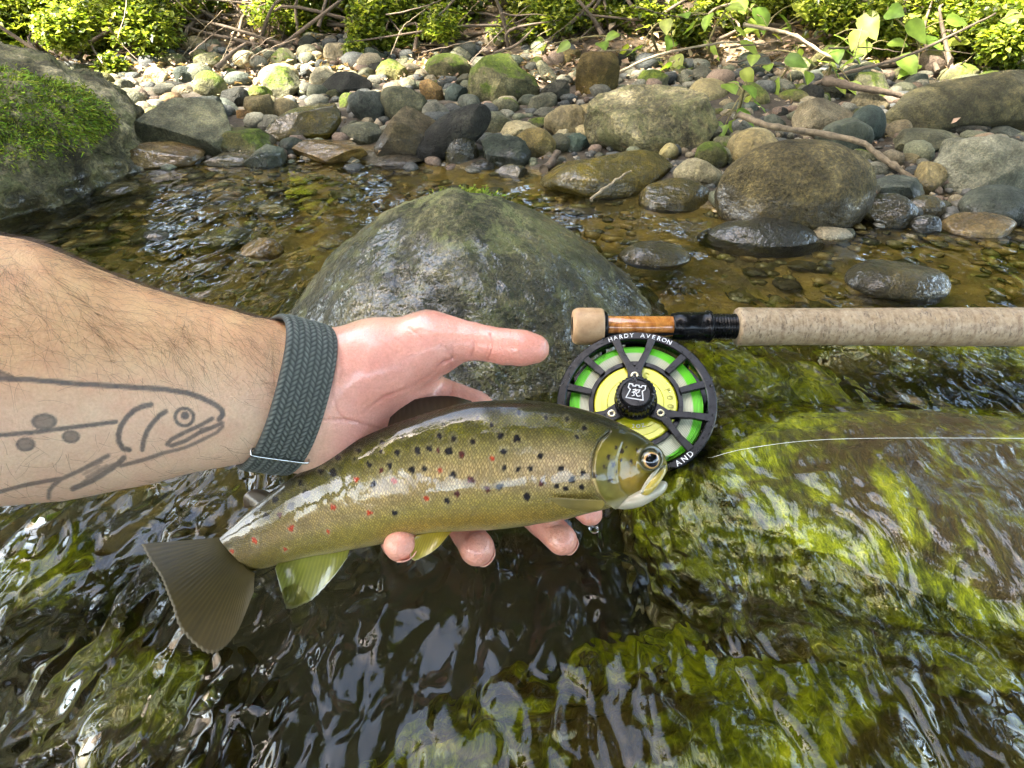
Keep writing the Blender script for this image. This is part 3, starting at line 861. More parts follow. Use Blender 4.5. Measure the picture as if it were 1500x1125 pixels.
# gravel between the stones and on the bed
def gravel(name, n, region, size, seed, cols, zoff=0.0):
    r = np.random.default_rng(seed)
    V0, F0 = ico(1)
    x, y = region(r, n); n = len(x)
    s = size * np.exp(r.normal(0, 0.35, n))
    V = V0[None] * (1 + 0.25 * r.normal(size=(n, len(V0), 1)) * 0.5) * s[:, None, None] * r.uniform(0.6, 1.2, (n, 1, 3)) * [1, 1, 0.7]
    V = V + np.stack([x, y, ground_z(x, y) + zoff], 1)[:, None]
    F = (F0[None] + (np.arange(n) * len(V0))[:, None, None]).reshape(-1, 3)
    m = new_mesh(name, V.reshape(-1, 3), F)
    c = np.array(cols)[r.integers(len(cols), size=n)] * r.uniform(0.6, 1.3, (n, 1))
    set_col(m, 'Col', np.repeat(c, len(V0), 0))
    nn = NT(name); nn.set(Base_Color=nn.mix(1.0, nn.attr('Col'), nn.ramp(nn.noise(nn.pos(), 400, 3), [(0.3, 0.6), (0.7, 1.25)]), 'MULTIPLY'), Roughness=nn.rng(nn.sep(nn.pos(), 2), 0.0, 0.015, 0.2, 0.8))
    o = obj(name, m, nn.m); tag(o, kind='stuff')
    return o
def reg_bank(r, n):
    x = r.uniform(-1.3, 1.9, n); y = np.interp(x, SHX, SHY) + r.uniform(-0.06, 0.75, n)
    k = y < 1.8
    return x[k], y[k]
g1 = gravel('bank_gravel', 7500, reg_bank, 0.0065, 3, [(0.17, 0.16, 0.12), (0.10, 0.10, 0.085), (0.26, 0.21, 0.13), (0.06, 0.065, 0.06), (0.20, 0.15, 0.10)], 0.001)
tag(g1, 'loose fine gravel and pebbles between the stones of the far bank', 'gravel')
V1_, F1_ = stone_shape(4321, 'block', 2)
def pebble_field(name, n, seed, size):
    r = np.random.default_rng(seed)
    x, y = reg_bank(r, n); n = len(x)
    inside = np.zeros(n, bool)
    for fx, fy, rx, ry in FOOT: inside |= ((x - fx) / rx) ** 2 + ((y - fy) / ry) ** 2 < 0.8
    x, y = x[~inside], y[~inside]; n = len(x)
    s = size * np.exp(r.normal(0, 0.35, n)) * (0.8 + 0.4 * (y - 0.9))
    th = r.uniform(0, 6.28, n); c_, s_ = np.cos(th), np.sin(th)
    B = V1_[None] * np.stack([s * r.uniform(0.8, 1.3, n), s * r.uniform(0.7, 1.1, n), s * r.uniform(0.55, 0.9, n)], 1)[:, None]
    V = np.stack([B[..., 0] * c_[:, None] - B[..., 1] * s_[:, None], B[..., 0] * s_[:, None] + B[..., 1] * c_[:, None], B[..., 2]], -1)
    V = V + np.stack([x, y, ground_z(x, y) + s * 0.35], 1)[:, None]
    F = (F1_[None] + (np.arange(n) * len(V1_))[:, None, None]).reshape(-1, 3)
    m = new_mesh(name, V.reshape(-1, 3), F)
    cols = np.array([(0.15, 0.145, 0.10), (0.10, 0.105, 0.09), (0.22, 0.185, 0.11), (0.055, 0.06, 0.052), (0.17, 0.12, 0.08), (0.12, 0.125, 0.07)])
    c = cols[r.integers(6, size=n)] * r.uniform(0.6, 1.35, (n, 1))
    set_col(m, 'Col', np.repeat(c, len(V1_), 0))
    nn = NT(name); P = nn.pos()
    col = nn.mix(1.0, nn.attr('Col'), nn.ramp(nn.noise(P, 330, 4, 0.7), [(0.3, 0.45), (0.55, 1.0), (0.72, 1.7)]), 'MULTIPLY')
    nn.set(Base_Color=col, Roughness=nn.rng(nn.sep(P, 2), 0.0, 0.015, 0.25, 0.8), Normal=nn.bump(nn.noise(P, 260, 4, 0.7), 0.8, 0.004))
    return tag(obj(name, m, nn.m), 'jumble of small angular pebbles filling the gaps between the bank stones', 'pebbles', kind='stuff')
pebble_field('bank_pebbles', 1900, 17, 0.0125)
def reg_bed(r, n):
    x = r.uniform(-1.0, 1.2, n); y = r.uniform(0.42, 1.02, n)
    k = y < np.interp(x, SHX, SHY) - 0.01
    return x[k], y[k]
g2 = gravel('stream_gravel', 4500, reg_bed, 0.008, 5, [(0.20, 0.15, 0.05), (0.09, 0.08, 0.03), (0.30, 0.22, 0.09), (0.14, 0.13, 0.05)], 0.001)
tag(g2, 'brown gravel covering the stream bed under the water', 'gravel')
# ------------------------------------------------------------------ trees, shrubs, plants, twigs, litter
def leaf_faces(P, D, N, L, Wd):
    """diamond leaves folded along the midrib: P base, D direction, N up"""
    S = np.cross(D, N); S /= np.linalg.norm(S, axis=1)[:, None] + 1e-9
    N2 = np.cross(S, D)
    L = L[:, None]; Wd = Wd[:, None]
    T = np.stack([P, P + D * L * 0.45 + S * Wd + N2 * Wd * 0.35, P + D * L - N2 * L * 0.12, P + D * L * 0.45 - S * Wd + N2 * Wd * 0.35], 1).reshape(-1, 3)
    k = len(P)
    a = np.arange(k)[:, None] * 4
    F = np.concatenate([a + [0, 1, 2], a + [0, 2, 3]], 0)
    return T, F

def unit(r, n):
    v = r.normal(size=(n, 3)); return v / np.linalg.norm(v, axis=1)[:, None]

def foliage_mesh(name, clumps, n, size, cols, seed, flat=0.5):
    """clumps: rows cx,cy,cz,rx,ry,rz"""
    r = np.random.default_rng(seed)
    clumps = np.asarray(clumps, float)
    vol = clumps[:, 3] * clumps[:, 4] * clumps[:, 5]
    i = r.choice(len(clumps), n, p=vol ** 0.8 / (vol ** 0.8).sum())
    P = clumps[i, :3] + unit(r, n) * clumps[i, 3:] * (r.uniform(0.15, 1, n) ** 0.55)[:, None]
    D = unit(r, n); D[:, 2] *= 0.5; D /= np.linalg.norm(D, axis=1)[:, None]
    N = unit(r, n) * (1 - flat) + np.array([0, 0, flat * 1.5])
    L = size * r.uniform(0.6, 1.4, n)
    T, F = leaf_faces(P, D, N, L, L * r.uniform(0.26, 0.4, n))
    m = new_mesh(name, T, F, False)
    cols = np.asarray(cols)
    tint = r.uniform(0.7, 1.25, len(clumps))[i]
    c = cols[r.integers(len(cols), size=n)] * (tint * r.uniform(0.75, 1.3, n))[:, None]
    set_col(m, 'Col', np.repeat(c, 4, 0))
    return m

GREENS = [(0.05, 0.085, 0.012), (0.08, 0.12, 0.015), (0.11, 0.14, 0.02), (0.04, 0.07, 0.01)]
M_CANOPY = mat_leaf('canopy_leaf', 0.25, 0.5)
def tree(base, crown, cr, label, seed, n=2600, leaf=0.14, squash=0.75):
    """base x,y on the ground; crown x,y,z the middle of the crown"""
    r = np.random.default_rng(seed)
    x, y = base
    z0 = float(ground_z(x, y)) - 0.05
    t = thing('tree', label, 'tree', (x, y, z0))
    c = np.array(crown, float)
    P = catmull([(x, y, z0), (x + (c[0] - x) * 0.15, y + (c[1] - y) * 0.15, z0 + (c[2] - z0) * 0.45), (x + (c[0] - x) * 0.7, y + (c[1] - y) * 0.7, z0 + (c[2] - z0) * 0.9), tuple(c + [0, 0, cr * 0.3])], 14)
    V, F = tube(P, np.linspace(0.11, 0.02, 14) * c[2] / 4, 10)
    part('trunk', V, F, M_BARK, t)
    limbs = []; clumps = []
    for k in range(9):
        b = P[int(r.integers(8, 13))]
        a = k / 9 * 6.28 + r.normal() * 0.3
        e = c + [math.cos(a) * cr * 0.72, math.sin(a) * cr * 0.72, r.uniform(-0.35, 0.4) * cr * squash]
        mid = (b + e) / 2 + [0, 0, 0.12 * cr]
        limbs.append(tube(catmull([b, mid, e], 7), np.linspace(0.03, 0.008, 7), 6))
        clumps.append([*e, cr * 0.42, cr * 0.42, cr * 0.36 * squash])
        clumps.append([*mid, cr * 0.45, cr * 0.45, cr * 0.4 * squash])
    clumps.append([*c, cr * 0.75, cr * 0.75, cr * 0.5 * squash])
    V, F = merge(limbs); part('limbs', V, F, M_BARK, t)
    obj('crown', foliage_mesh('crown', clumps, n, leaf, GREENS, seed), M_CANOPY, t)
    return t
# unseen trees, added to shade the foreground and leave a gap of sky ahead
tree((-1.3, 4.0), (-1.2, 3.7, 2.1), 1.3, 'unseen low spreading tree up the slope behind the left shrubs', 101)
tree((1.3, 4.1), (1.3, 3.8, 2.2), 1.3, 'unseen low spreading tree up the slope behind the leafy plants', 102)
tree((0.2, 5.2), (0.1, 4.6, 3.0), 1.5, 'unseen broad tree farther up the middle of the wooded slope', 105)
tree((-3.6, 2.4), (-3.3, 2.4, 1.9), 1.2, 'unseen tree on the bank beyond the mossy boulder', 103)
tree((3.5, 2.3), (3.2, 2.3, 2.4), 1.4, 'unseen tree on the bank beyond the pale pitted boulder', 104)
tree((-3.9, -1.0), (-2.95, -0.85, 4.3), 1.05, 'unseen tall tree left of the angler added to shade the hand', 106, n=9000)
tree((-4.4, 0.8), (-2.6, 0.75, 4.2), 0.95, 'unseen thin sunlit tree left of the stream', 109, n=420)  # sparse crown, added to dapple the sun on the bank
tree((-2.0, -3.9), (-1.4, -3.2, 4.2), 1.6, 'unseen broad tree behind the angler on the left', 110, n=8000)
tree((2.2, -3.9), (1.4, -3.2, 4.2), 1.6, 'unseen broad tree behind the angler on the right', 111, n=8000)
tree((3.2, 2.4), (1.6, 2.1, 3.7), 1.5, 'unseen leafy tree leaning out over the right of the stream', 116, n=7000)
tree((1.6, 4.6), (1.0, 3.6, 3.3), 1.2, 'unseen tall tree up the slope above the leafy plants', 118, n=5000)
tree((0.3, -4.2), (0.1, -2.2, 4.7), 1.1, 'unseen tall straight tree well behind the angler', 117, n=4000)
tree((3.6, 0.9), (1.55, 0.5, 4.7), 1.0, 'unseen tall tree arching over from the right bank', 119, n=4000)
tree((4.0, 0.0), (3.0, 0.4, 3.5), 1.6, 'unseen tall tree on the right side of the stream', 107, n=8000)
tree((3.4, -1.8), (2.5, -0.4, 4.6), 1.4, 'unseen tall tree leaning in from the right behind the angler', 113, n=6500)
tree((-3.2, -2.2), (-2.0, -0.9, 4.8), 1.15, 'unseen tall tree leaning in from the left behind the angler', 114, n=6000)

RING = [((-4.6, -1.4), (-3.7, -1.3, 2.6), 1.4, 'unseen leafy tree on the near left bank'), ((-5.0, 0.5), (-4.2, 0.6, 2.2), 1.4, 'unseen leafy tree left of the stream below the thin sunlit tree'),
        ((-3.4, -3.4), (-2.7, -2.8, 2.6), 1.5, 'unseen leafy tree behind the angler toward the left'), ((-1.0, -4.4), (-0.9, -3.7, 2.2), 1.5, 'unseen leafy tree straight behind the angler'),
        ((1.0, -4.5), (0.95, -3.7, 2.2), 1.5, 'unseen leafy tree behind the angler beside a straight trunk'), ((3.3, -3.4), (2.7, -2.8, 2.6), 1.5, 'unseen leafy tree behind the angler toward the right'),
        ((4.6, -1.2), (3.7, -1.1, 2.7), 1.5, 'unseen leafy tree on the near right bank'), ((4.0, -3.0), (3.0, -2.0, 4.4), 1.4, 'unseen tall leafy tree behind the near right bank'),
        ((-4.2, -3.0), (-3.1, -2.4, 4.6), 1.4, 'unseen tall leafy tree behind the near left bank'), ((4.9, 1.6), (4.0, 1.5, 3.0), 1.4, 'unseen leafy tree far along the right bank')]
for i, (b_, c_, r_, lab) in enumerate(RING):  # more unseen crowns, added all round to close off the low sky
    tree(b_, c_, r_, lab, 160 + i, n=5200, leaf=0.15, squash=0.95)

for i, (tx, ty, lab) in enumerate([(-2.5, 2.9, 'unseen low bushy tree on the slope above the mossy boulder'), (-1.4, 2.8, 'unseen low bushy tree on the slope above the feathery shrub'), (-0.45, 2.9, 'unseen low bushy tree on the slope above the yellow-green bush'),
        (0.5, 2.85, 'unseen low bushy tree on the slope above the twig tangle'), (1.45, 2.8, 'unseen low bushy tree on the slope above the leafy plants'), (2.5, 2.8, 'unseen low bushy tree on the slope above the rock ledge')]):
    tree((tx, ty + 0.15), (tx, ty, float(ground_z(tx, ty)) + 0.55), 0.85, lab, 140 + i, n=4200, leaf=0.075, squash=1.1)  # unseen low crowns, added to keep open sky out of the far water's reflection

def shrub(label, base, stems, clumps, n, size, cols, seed, group=None, stem_mat=None):
    t = thing('shrub', label, 'shrub', base, group)
    parts = []
    r = np.random.default_rng(seed)
    base = np.array(base)
    for k in range(stems):
        c = clumps[k % len(clumps)]
        e = np.array(c[:3]) + r.normal(size=3) * np.array(c[3:]) * 0.5
        b = base + [r.normal() * 0.06, r.normal() * 0.04, 0]
        mid = (b + e) / 2 + r.normal(size=3) * 0.04
        parts.append(tube(catmull([b, mid, e], 9), np.linspace(0.005, 0.0015, 9), 5))
    V, F = merge(parts); part('stems', V, F, stem_mat or M_TWIGD, t)
    o = obj('foliage', foliage_mesh('foliage', clumps, int(n * 1.9), size * 0.66, cols, seed, 0.6), M_LEAF, t); o['kind'] = 'stuff'
    return t

def clump_px(rows, Y):
    """rows px, py, radius px -> clumps standing around distance Y"""
    out = []
    for i, (px, py, rp) in enumerate(rows):
        y = Y + 0.12 * math.sin(i * 2.3)
        v = (py - 562.5) / FPX
        d = y / (CP - v * SP)
        rr = rp / FPX * d
        out.append([(px - 750) / FPX * d, y, CAMH - d * (SP + v * CP), rr, rr * 0.9, rr * 0.8])
    return out
LG = [(0.24, 0.28, 0.03), (0.15, 0.20, 0.02), (0.34, 0.36, 0.06), (0.08, 0.12, 0.014), (0.05, 0.07, 0.01)]
shrub('dense small-leaved green shrub above the mossy boulder', (-1.25, 1.75, 0.1), 16,
      clump_px([(30, 30, 60), (90, 70, 50), (40, 95, 40), (150, 20, 45), (130, 95, 30), (-40, 60, 60), (70, -20, 60)], 1.75), 9000, 0.022, LG, 201)
shrub('feathery green shrub with thin twigs behind the upright egg stone', (-0.75, 1.85, 0.13), 18,
      clump_px([(215, 35, 45), (265, 60, 35), (230, 85, 25), (300, 20, 40), (190, -10, 50), (285, 85, 22)], 1.85), 6000, 0.018, LG, 202)
shrub('low yellow-green bush behind the cream blocky stone', (-0.35, 1.8, 0.12), 12,
      clump_px([(450, 35, 35), (500, 20, 40), (540, 50, 30), (560, 25, 35), (420, 60, 20), (590, 60, 20)], 1.8), 5000, 0.02, LG, 203)
shrub('fine-leaved green bush behind the round mossy stone', (-0.05, 1.95, 0.17), 12,
      clump_px([(620, 25, 35), (670, 15, 40), (700, 45, 25), (640, 60, 20), (580, 10, 30)], 1.95), 4000, 0.018, LG, 204)
shrub('sprawling green bush on the upper bank at the right', (1.15, 1.75, 0.1), 14,
      clump_px([(1330, 45, 45), (1400, 70, 40), (1460, 40, 50), (1500, 90, 40), (1380, 10, 45), (1290, 20, 35), (1440, 110, 30), (1540, 40, 60)], 1.65), 6000, 0.024, LG, 205)
shrub('leafy undergrowth behind the trailing plants', (0.55, 1.95, 0.17), 12,
      clump_px([(1000, 15, 40), (1080, 30, 40), (1150, 15, 45), (1220, 40, 40), (1130, 65, 30), (960, 40, 30), (1040, 70, 25), (900, 10, 35)], 1.9), 5000, 0.026, LG, 206)

shrub('ferny green tuft growing behind the round grey stone on the left bank', (-0.95, 1.62, 0.05), 8,
      clump_px([(60, 105, 28), (110, 100, 28), (165, 98, 24), (20, 80, 35), (140, 70, 30), (90, 45, 40)], 1.62), 4200, 0.017, LG, 207)
shrub('low leafy weeds at the foot of the twig tangle', (0.1, 1.72, 0.06), 8,
      clump_px([(455, 70, 18), (480, 55, 22), (520, 72, 16), (560, 66, 18), (610, 52, 22), (650, 42, 24)], 1.74), 2600, 0.016, LG, 208)
shrub('pale green weeds hanging over the banded rock ledge', (1.1, 1.55, 0.06), 10,
      clump_px([(1385, 105, 28), (1440, 95, 30), (1490, 112, 26), (1335, 90, 24), (1300, 60, 30), (1470, 65, 36), (1410, 40, 40)], 1.5), 4200, 0.02, LG, 209)
shrub('leafy weeds between the conical brown stone and the plants', (0.45, 1.75, 0.07), 8,
      clump_px([(930, 60, 22), (975, 75, 20), (1010, 45, 28), (1050, 85, 20), (1100, 60, 26), (1160, 85, 22), (1210, 60, 28), (1260, 90, 20)], 1.7), 4200, 0.02, LG, 210)

UND = [
 ('dark green undergrowth high on the slope behind the small-leaved shrub', -1.9, 2.15, 0.32, 5200), ('yellow-green undergrowth on the slope above the feathery shrub', -1.25, 2.2, 0.30, 5200),
 ('green thicket on the slope behind the leaf litter', -0.72, 2.5, 0.34, 4600), ('bright green thicket above the low yellow-green bush', -0.30, 2.15, 0.24, 4600),
 ('green undergrowth behind the twig tangle', 0.18, 2.35, 0.30, 4600), ('leafy thicket above the conical brown stone', 0.62, 2.2, 0.27, 4600),
 ('bright thicket above the trailing plants', 1.08, 2.1, 0.30, 5200), ('dense green thicket above the banded rock ledge', 1.6, 2.0, 0.34, 6000), ('tall green thicket on the far right slope', 2.2, 2.1, 0.38, 5200)]
for i, (lab, ux, uy, ur, un) in enumerate(UND):
    uy = 1.60 if ux < -1 else (1.52 if ux > 1 else 1.74); ux *= 0.78
    rr = np.random.default_rng(700 + i)
    cl = []
    for q in range(9):
        x_ = ux + rr.normal() * ur * 0.75; y_ = uy + abs(rr.normal()) * 0.15 - 0.04; z_ = float(ground_z(x_, y_))
        e_ = ur * rr.uniform(0.16, 0.32)
        cl.append([x_, y_, z_ + e_ * rr.uniform(0.5, 1.3), e_, e_ * 0.8, e_ * 0.7])
    shrub(lab, (ux, uy, float(ground_z(ux, uy))), 12, cl, un // 2 + 800, 0.02, LG if i % 3 else LG[1:], 720 + i)

for i, (lab, wx_, wy_) in enumerate([('small patch of green weeds beside the large domed mossy stone', 0.02, 1.62), ('small patch of green weeds behind the conical brown stone', 0.28, 1.66), ('fine green weeds behind the rough pink-based boulder', 0.50, 1.60),
        ('fine green weeds at the foot of the trailing plants', 0.78, 1.52), ('soft green weeds behind the tan domed stone', 1.02, 1.46), ('soft green weeds among twigs above the cream blocky stone', -0.32, 1.66)]):
    rr = np.random.default_rng(800 + i); cl = []
    for q in range(9):
        x_ = wx_ + rr.normal() * 0.09; y_ = wy_ + abs(rr.normal()) * 0.12; e_ = rr.uniform(0.02, 0.045)
        cl.append([x_, y_, float(ground_z(x_, y_)) + e_ * rr.uniform(0.6, 2.2), e_, e_, e_ * 0.8])
    shrub(lab, (wx_, wy_ + 0.05, float(ground_z(wx_, wy_ + 0.05))), 9, cl, 1100, 0.02, LG, 820 + i)

# bigger leaves, each a piece of its own plant
def big_leaf_mesh(seed, heart=0.3):
    r = np.random.default_rng(seed)
    t = np.linspace(0, 1, 8)
    w = 0.36 * np.sin(np.pi * np.clip(t, 0, 1) ** 0.72) ** 0.9 * (1 - 0.15 * t)
    mid = np.column_stack([t, 0 * t, -0.22 * t ** 2])
    rows = [mid]
    for s in (-1, 1):
        for q in (0.55, 1.0):
            rows.append(np.column_stack([t - heart * 0.25 * q * (1 - t) * (t > 0), s * w * q, -0.22 * t ** 2 + 0.16 * w * q + 0.02 * np.sin(t * 14 + s) * q]))
    order = [rows[2], rows[1], rows[0], rows[3], rows[4]]
    V = np.stack(order, 1).reshape(-1, 3)
    F = grid_faces(8, 5)
    m = new_mesh('leaf', V, F)
    g = np.array([(0.20, 0.30, 0.045), (0.27, 0.36, 0.07), (0.15, 0.25, 0.04), (0.33, 0.38, 0.06)][seed % 4])
    vein = np.zeros((8, 5)); vein[:, 2] = 1
    c = g[None] * (1 + 0.35 * vein.ravel()[:, None]) * (0.9 + 0.1 * r.random((40, 1)))
    set_col(m, 'Col', c)
    m.materials.append(M_LEAF)
    return m
LEAVES = [big_leaf_mesh(s) for s in range(4)]
def plant(label, pts, sizes, Y0, seed, base=None, group=None):
    """pts: leaf places in the photo (px,py); a stem runs through the plant"""
    r = np.random.default_rng(seed)
    W = []
    for px, py in pts:
        v = (py - 562.5) / FPX; y = Y0 + r.normal() * 0.03
        d = y / (CP - v * SP)
        W.append([(px - 750) / FPX * d, y, CAMH - d * (SP + v * CP)])
    W = np.array(W)
    b = np.array(base) if base is not None else np.array([W[:, 0].mean() + 0.02, Y0 + 0.05, 0.0])
    b[2] = float(ground_z(b[0], b[1])) - 0.01
    t = thing('leafy_plant', label, 'plant', tuple(b), group)
    top = W[np.argmax(W[:, 2])]
    spine = catmull([b, b + (top - b) * 0.4 + r.normal(size=3) * 0.02, top], 12)
    parts = [tube(spine, np.linspace(0.0032, 0.0014, 12), 6)]
    for k, p in enumerate(W):
        q = spine[np.argmin(np.linalg.norm(spine - p - [0, 0, 0.03], axis=1))]
        parts.append(tube(catmull([q, (p + q) / 2 + [0, 0, 0.006], p], 6), np.linspace(0.0013, 0.0007, 6), 4))
    V, F = merge(parts); part('stem', V, F, M_STEM, t)
    for k, p in enumerate(W):
        o = bpy.data.objects.new('leaf', LEAVES[int(r.integers(4))]); COL.objects.link(o); o.parent = t
        o.location = Vector(p - b)
        s = sizes if np.isscalar(sizes) else sizes[k]
        s = s * r.uniform(0.6, 0.95)
        o.scale = (s, s, s)
        a = math.atan2(p[1] - b[1], p[0] - b[0]) + r.normal() * 0.9
        o.rotation_euler = (r.normal() * 0.35 + 0.25, r.uniform(-0.1, 0.75), r.uniform(-2.9, 0.2) if r.random() < 0.6 else a)
    return t
PL = [
 ('young plant with broad green leaves beside the rough pink-based boulder', [(1065,122),(1092,125),(1080,160),(1105,150),(1048,178),(1062,183),(1098,140),(1075,175)], 0.042, 1.12, 301),
 ('trailing plant with large round leaves above the tan domed stone', [(1222,52),(1262,45),(1250,90),(1225,70),(1200,90),(1240,75),(1302,62),(1270,60)], 0.055, 1.42, 302),
 ('trailing plant with heart-shaped leaves above the rough pink-based boulder', [(1040,20),(1065,10),(1015,40),(1075,40),(1085,60),(1030,60),(1000,20)], 0.06, 1.5, 303),
 ('small plant with pointed leaves above the conical brown stone', [(795,68),(835,62),(880,62),(922,68),(905,48),(860,80)], 0.05, 1.55, 304),
 ('leaning plant with bright leaves behind the conical brown stone', [(950,40),(975,28),(985,55),(940,70),(920,105),(990,80)], 0.055, 1.55, 305),
 ('low plant with drooping leaves left of the tan domed stone', [(1135,120),(1160,130),(1125,95),(1150,85),(1105,80),(1090,100),(1170,70)], 0.045, 1.35, 306),
 ('slender plant with long leaves above the banded rock ledge', [(1330,30),(1300,15),(1350,55),(1385,30),(1320,80),(1345,95),(1290,95)], 0.06, 1.45, 307),
 ('bushy plant with mid-green leaves over the banded rock ledge', [(1420,60),(1450,75),(1480,60),(1410,95),(1440,105),(1475,100),(1465,30),(1495,20)], 0.055, 1.42, 308),
 ('tiny seedling with two bright leaves beside the long grey slab', [(160,122),(178,118),(212,132)], 0.03, 1.42, 309),
 ('drooping plant with wide pale leaves beside the round olive weeds', [(985,95),(1015,100),(1000,120),(960,85),(1035,105)], 0.05, 1.45, 311),
 ('plant with shiny oval leaves growing over the tan domed stone', [(1200,125),(1225,115),(1185,105),(1245,120),(1215,95)], 0.045, 1.3, 312),
 ('tall plant with wide leaves at the top of the right bank', [(1110,10),(1140,20),(1095,30),(1165,5),(1125,40),(1080,0)], 0.07, 1.6, 313),
 ('plant with hanging leaves over the small blue-grey stone', [(1440,130),(1470,140),(1420,120),(1490,125),(1455,110)], 0.05, 1.3, 314),
 ('plant with broad sunlit leaves beside the sprawling bush', [(1285,35),(1310,50),(1265,20),(1340,20),(1295,65),(1360,45)], 0.065, 1.55, 315),
 ('arching plant with small leaves along the upper right bank', [(1180,20),(1155,40),(1200,10),(1215,30),(1130,50),(1175,50),(1240,15)], 0.045, 1.6, 310),
]
for lab, pts, s, Y0, sd in PL: plant(lab, pts, s, Y0, sd)

# twigs and branches
M_TWIG2 = mat_bark('weathered_branch', (0.07, 0.055, 0.035), (0.26, 0.20, 0.12))
def branch(label, pts, r0, r1, mat, Ys=None, seed=0, group=None, name='twig', wob=0.004):
    """pts px,py with distances Y"""
    W = []
    for (px, py), y in zip(pts, Ys):
        v = (py - 562.5) / FPX; d = y / (CP - v * SP)
        W.append([(px - 750) / FPX * d, y, CAMH - d * (SP + v * CP)])
    n = 8 * len(pts)
    r = np.random.default_rng(seed)
    P = catmull(W, n) + np.cumsum(r.normal(size=(n, 3)), 0) * wob * 0.15
    V, F = tube(P, np.linspace(r0, r1, n) * (1 + 0.12 * r.normal(size=n)), 7)
    o = obj(name, new_mesh(name, V, F), mat, loc=P[0])
    tag(o, label, 'branch' if name != 'twig' else 'twig', group)
    return o
branch('long pale crooked branch lying across the stones above the big brown boulder', [(1082,168),(1130,186),(1195,195),(1262,206),(1300,232),(1352,262)], 0.0048, 0.0036, M_TWIG2, [1.02,0.98,0.96,0.93,0.9,0.86], 1, name='branch')
branch('thin forked stick resting on the sloping olive rock', [(866,293),(890,278),(912,268),(932,257)], 0.0022, 0.0012, M_TWIG, [0.80,0.82,0.835,0.85], 2)
branch('short dark stick between jagged stone and sloping olive rock', [(795,248),(808,236),(822,222)], 0.006, 0.0045, M_TWIGD, [0.95,0.98,1.0], 3)
branch('grey stick lying behind the pale grey block', [(148,140),(165,158),(190,172)], 0.005, 0.003, M_TWIGD, [1.35,1.3,1.25], 4)
branch('pale stick standing beside the long grey slab', [(181,140),(187,165)], 0.0018, 0.0012, M_TWIG, [1.3,1.28], 5)
branch('leaning grey branch behind the upright egg-shaped stone', [(315,100),(335,82),(360,66)], 0.006, 0.003, M_TWIGD, [1.5,1.55,1.6], 6, name='branch')
branch('dark fallen branch below the leafy plants', [(1205,118),(1260,124),(1335,138)], 0.008, 0.004, M_TWIGD, [1.25,1.22,1.2], 7, name='branch')
branch('long thin brown branch arching through the leafy plants', [(1090,35),(1160,52),(1225,88),(1300,112)], 0.004, 0.002, M_TWIG, [1.5,1.45,1.4,1.35], 8, name='branch')
branch('thin brown branch rising to the right above the rock ledge', [(1170,135),(1225,112),(1300,92),(1380,60),(1460,20)], 0.004, 0.002, M_TWIGD, [1.3,1.32,1.35,1.4,1.45], 9, name='branch')
branch('thin branch running along behind the rough pink-based boulder', [(860,125),(920,98),(980,72),(1060,56),(1120,62)], 0.0035, 0.0018, M_TWIG, [1.4,1.42,1.45,1.48,1.5], 10, name='branch')
r = np.random.default_rng(77)
used_lab = {}
for k in range(64):
    g4 = [0, 0, 1, 2, 3][k % 5]
    cxp, cyp = [(730 + r.normal() * 100, 48 + r.normal() * 26), (330 + r.normal() * 70, 70 + r.normal() * 24), (1230 + r.normal() * 150, 80 + r.normal() * 34), (180 + r.normal() * 80, 55 + r.normal() * 28)][g4]
    a = [-0.42, -0.9, -0.3, 0.9][g4] + r.normal() * 0.38
    L = r.uniform(35, 170 if g4 == 0 else 120)
    Yb = r.uniform(1.5, 1.85) if g4 != 2 else r.uniform(1.35, 1.6)
    dx, dy = math.cos(a) * L / 2, math.sin(a) * L / 2
    pale = r.random() < 0.25
    d_ = Yb / (CP - (cyp - 562.5) / FPX * SP); xw = (cxp - 750) / FPX * d_
    near = min(NEARN, key=lambda q: math.hypot(q[0] - xw, (q[1] - Yb) * 0.6))
    size = 'short' if L < 60 else ('long' if L > 105 else 'slim')
    lean = 'steep' if abs(math.sin(a)) > 0.6 else 'low'
    lab = ' '.join(f"{size} {lean} {'pale' if pale else 'dark'} bare twig in the brush behind the {near[2]}".split()[:16])
    branch(lab, [(cxp - dx, cyp - dy), (cxp + r.normal() * 5, cyp + r.normal() * 5), (cxp + dx, cyp + dy)], r.uniform(0.0009, 0.0020), 0.0006,
           M_TWIG if pale else M_TWIGD, [Yb, Yb + 0.03, Yb + 0.06 * r.normal()], 400 + k, 'brush: ' + lab)

# dry curled leaf by the teal stone, leaf litter on the slope
def litter(name, n, seed):
    r = np.random.default_rng(seed)
    x = r.uniform(-2.2, 2.6, n); y = np.concatenate([r.uniform(1.42, 2.3, n - n // 4), r.uniform(1.0, 1.6, n // 4)])
    P = np.column_stack([x, y, ground_z(x, y) + r.uniform(0.004, 0.022, n)])
    D = unit(r, n); D[:, 2] *= 0.35; D /= np.linalg.norm(D, axis=1)[:, None]
    N = unit(r, n) * 0.55 + [0, 0, 1]
    L = r.uniform(0.010, 0.024, n) * np.where(y < 1.5, 0.6, 1.0)
    keep = (y > 1.42) | (r.random(n) < 0.2)
    T, F = leaf_faces(P[keep], D[keep], N[keep], L[keep], L[keep] * 0.3)
    m = new_mesh(name, T, F, False)
    cols = np.array([(0.38, 0.27, 0.17), (0.28, 0.18, 0.10), (0.56, 0.44, 0.31), (0.17, 0.11, 0.06), (0.42, 0.28, 0.20)])
    c = cols[r.integers(5, size=keep.sum())] * r.uniform(0.6, 1.2, (keep.sum(), 1))
    set_col(m, 'Col', np.repeat(c, 4, 0))
    return m
o = obj('leaf_litter', litter('leaf_litter', 16000, 61), M_LITTER)
tag(o, 'pale dry leaf litter covering the wooded slope above the stones', 'leaf litter', kind='stuff')
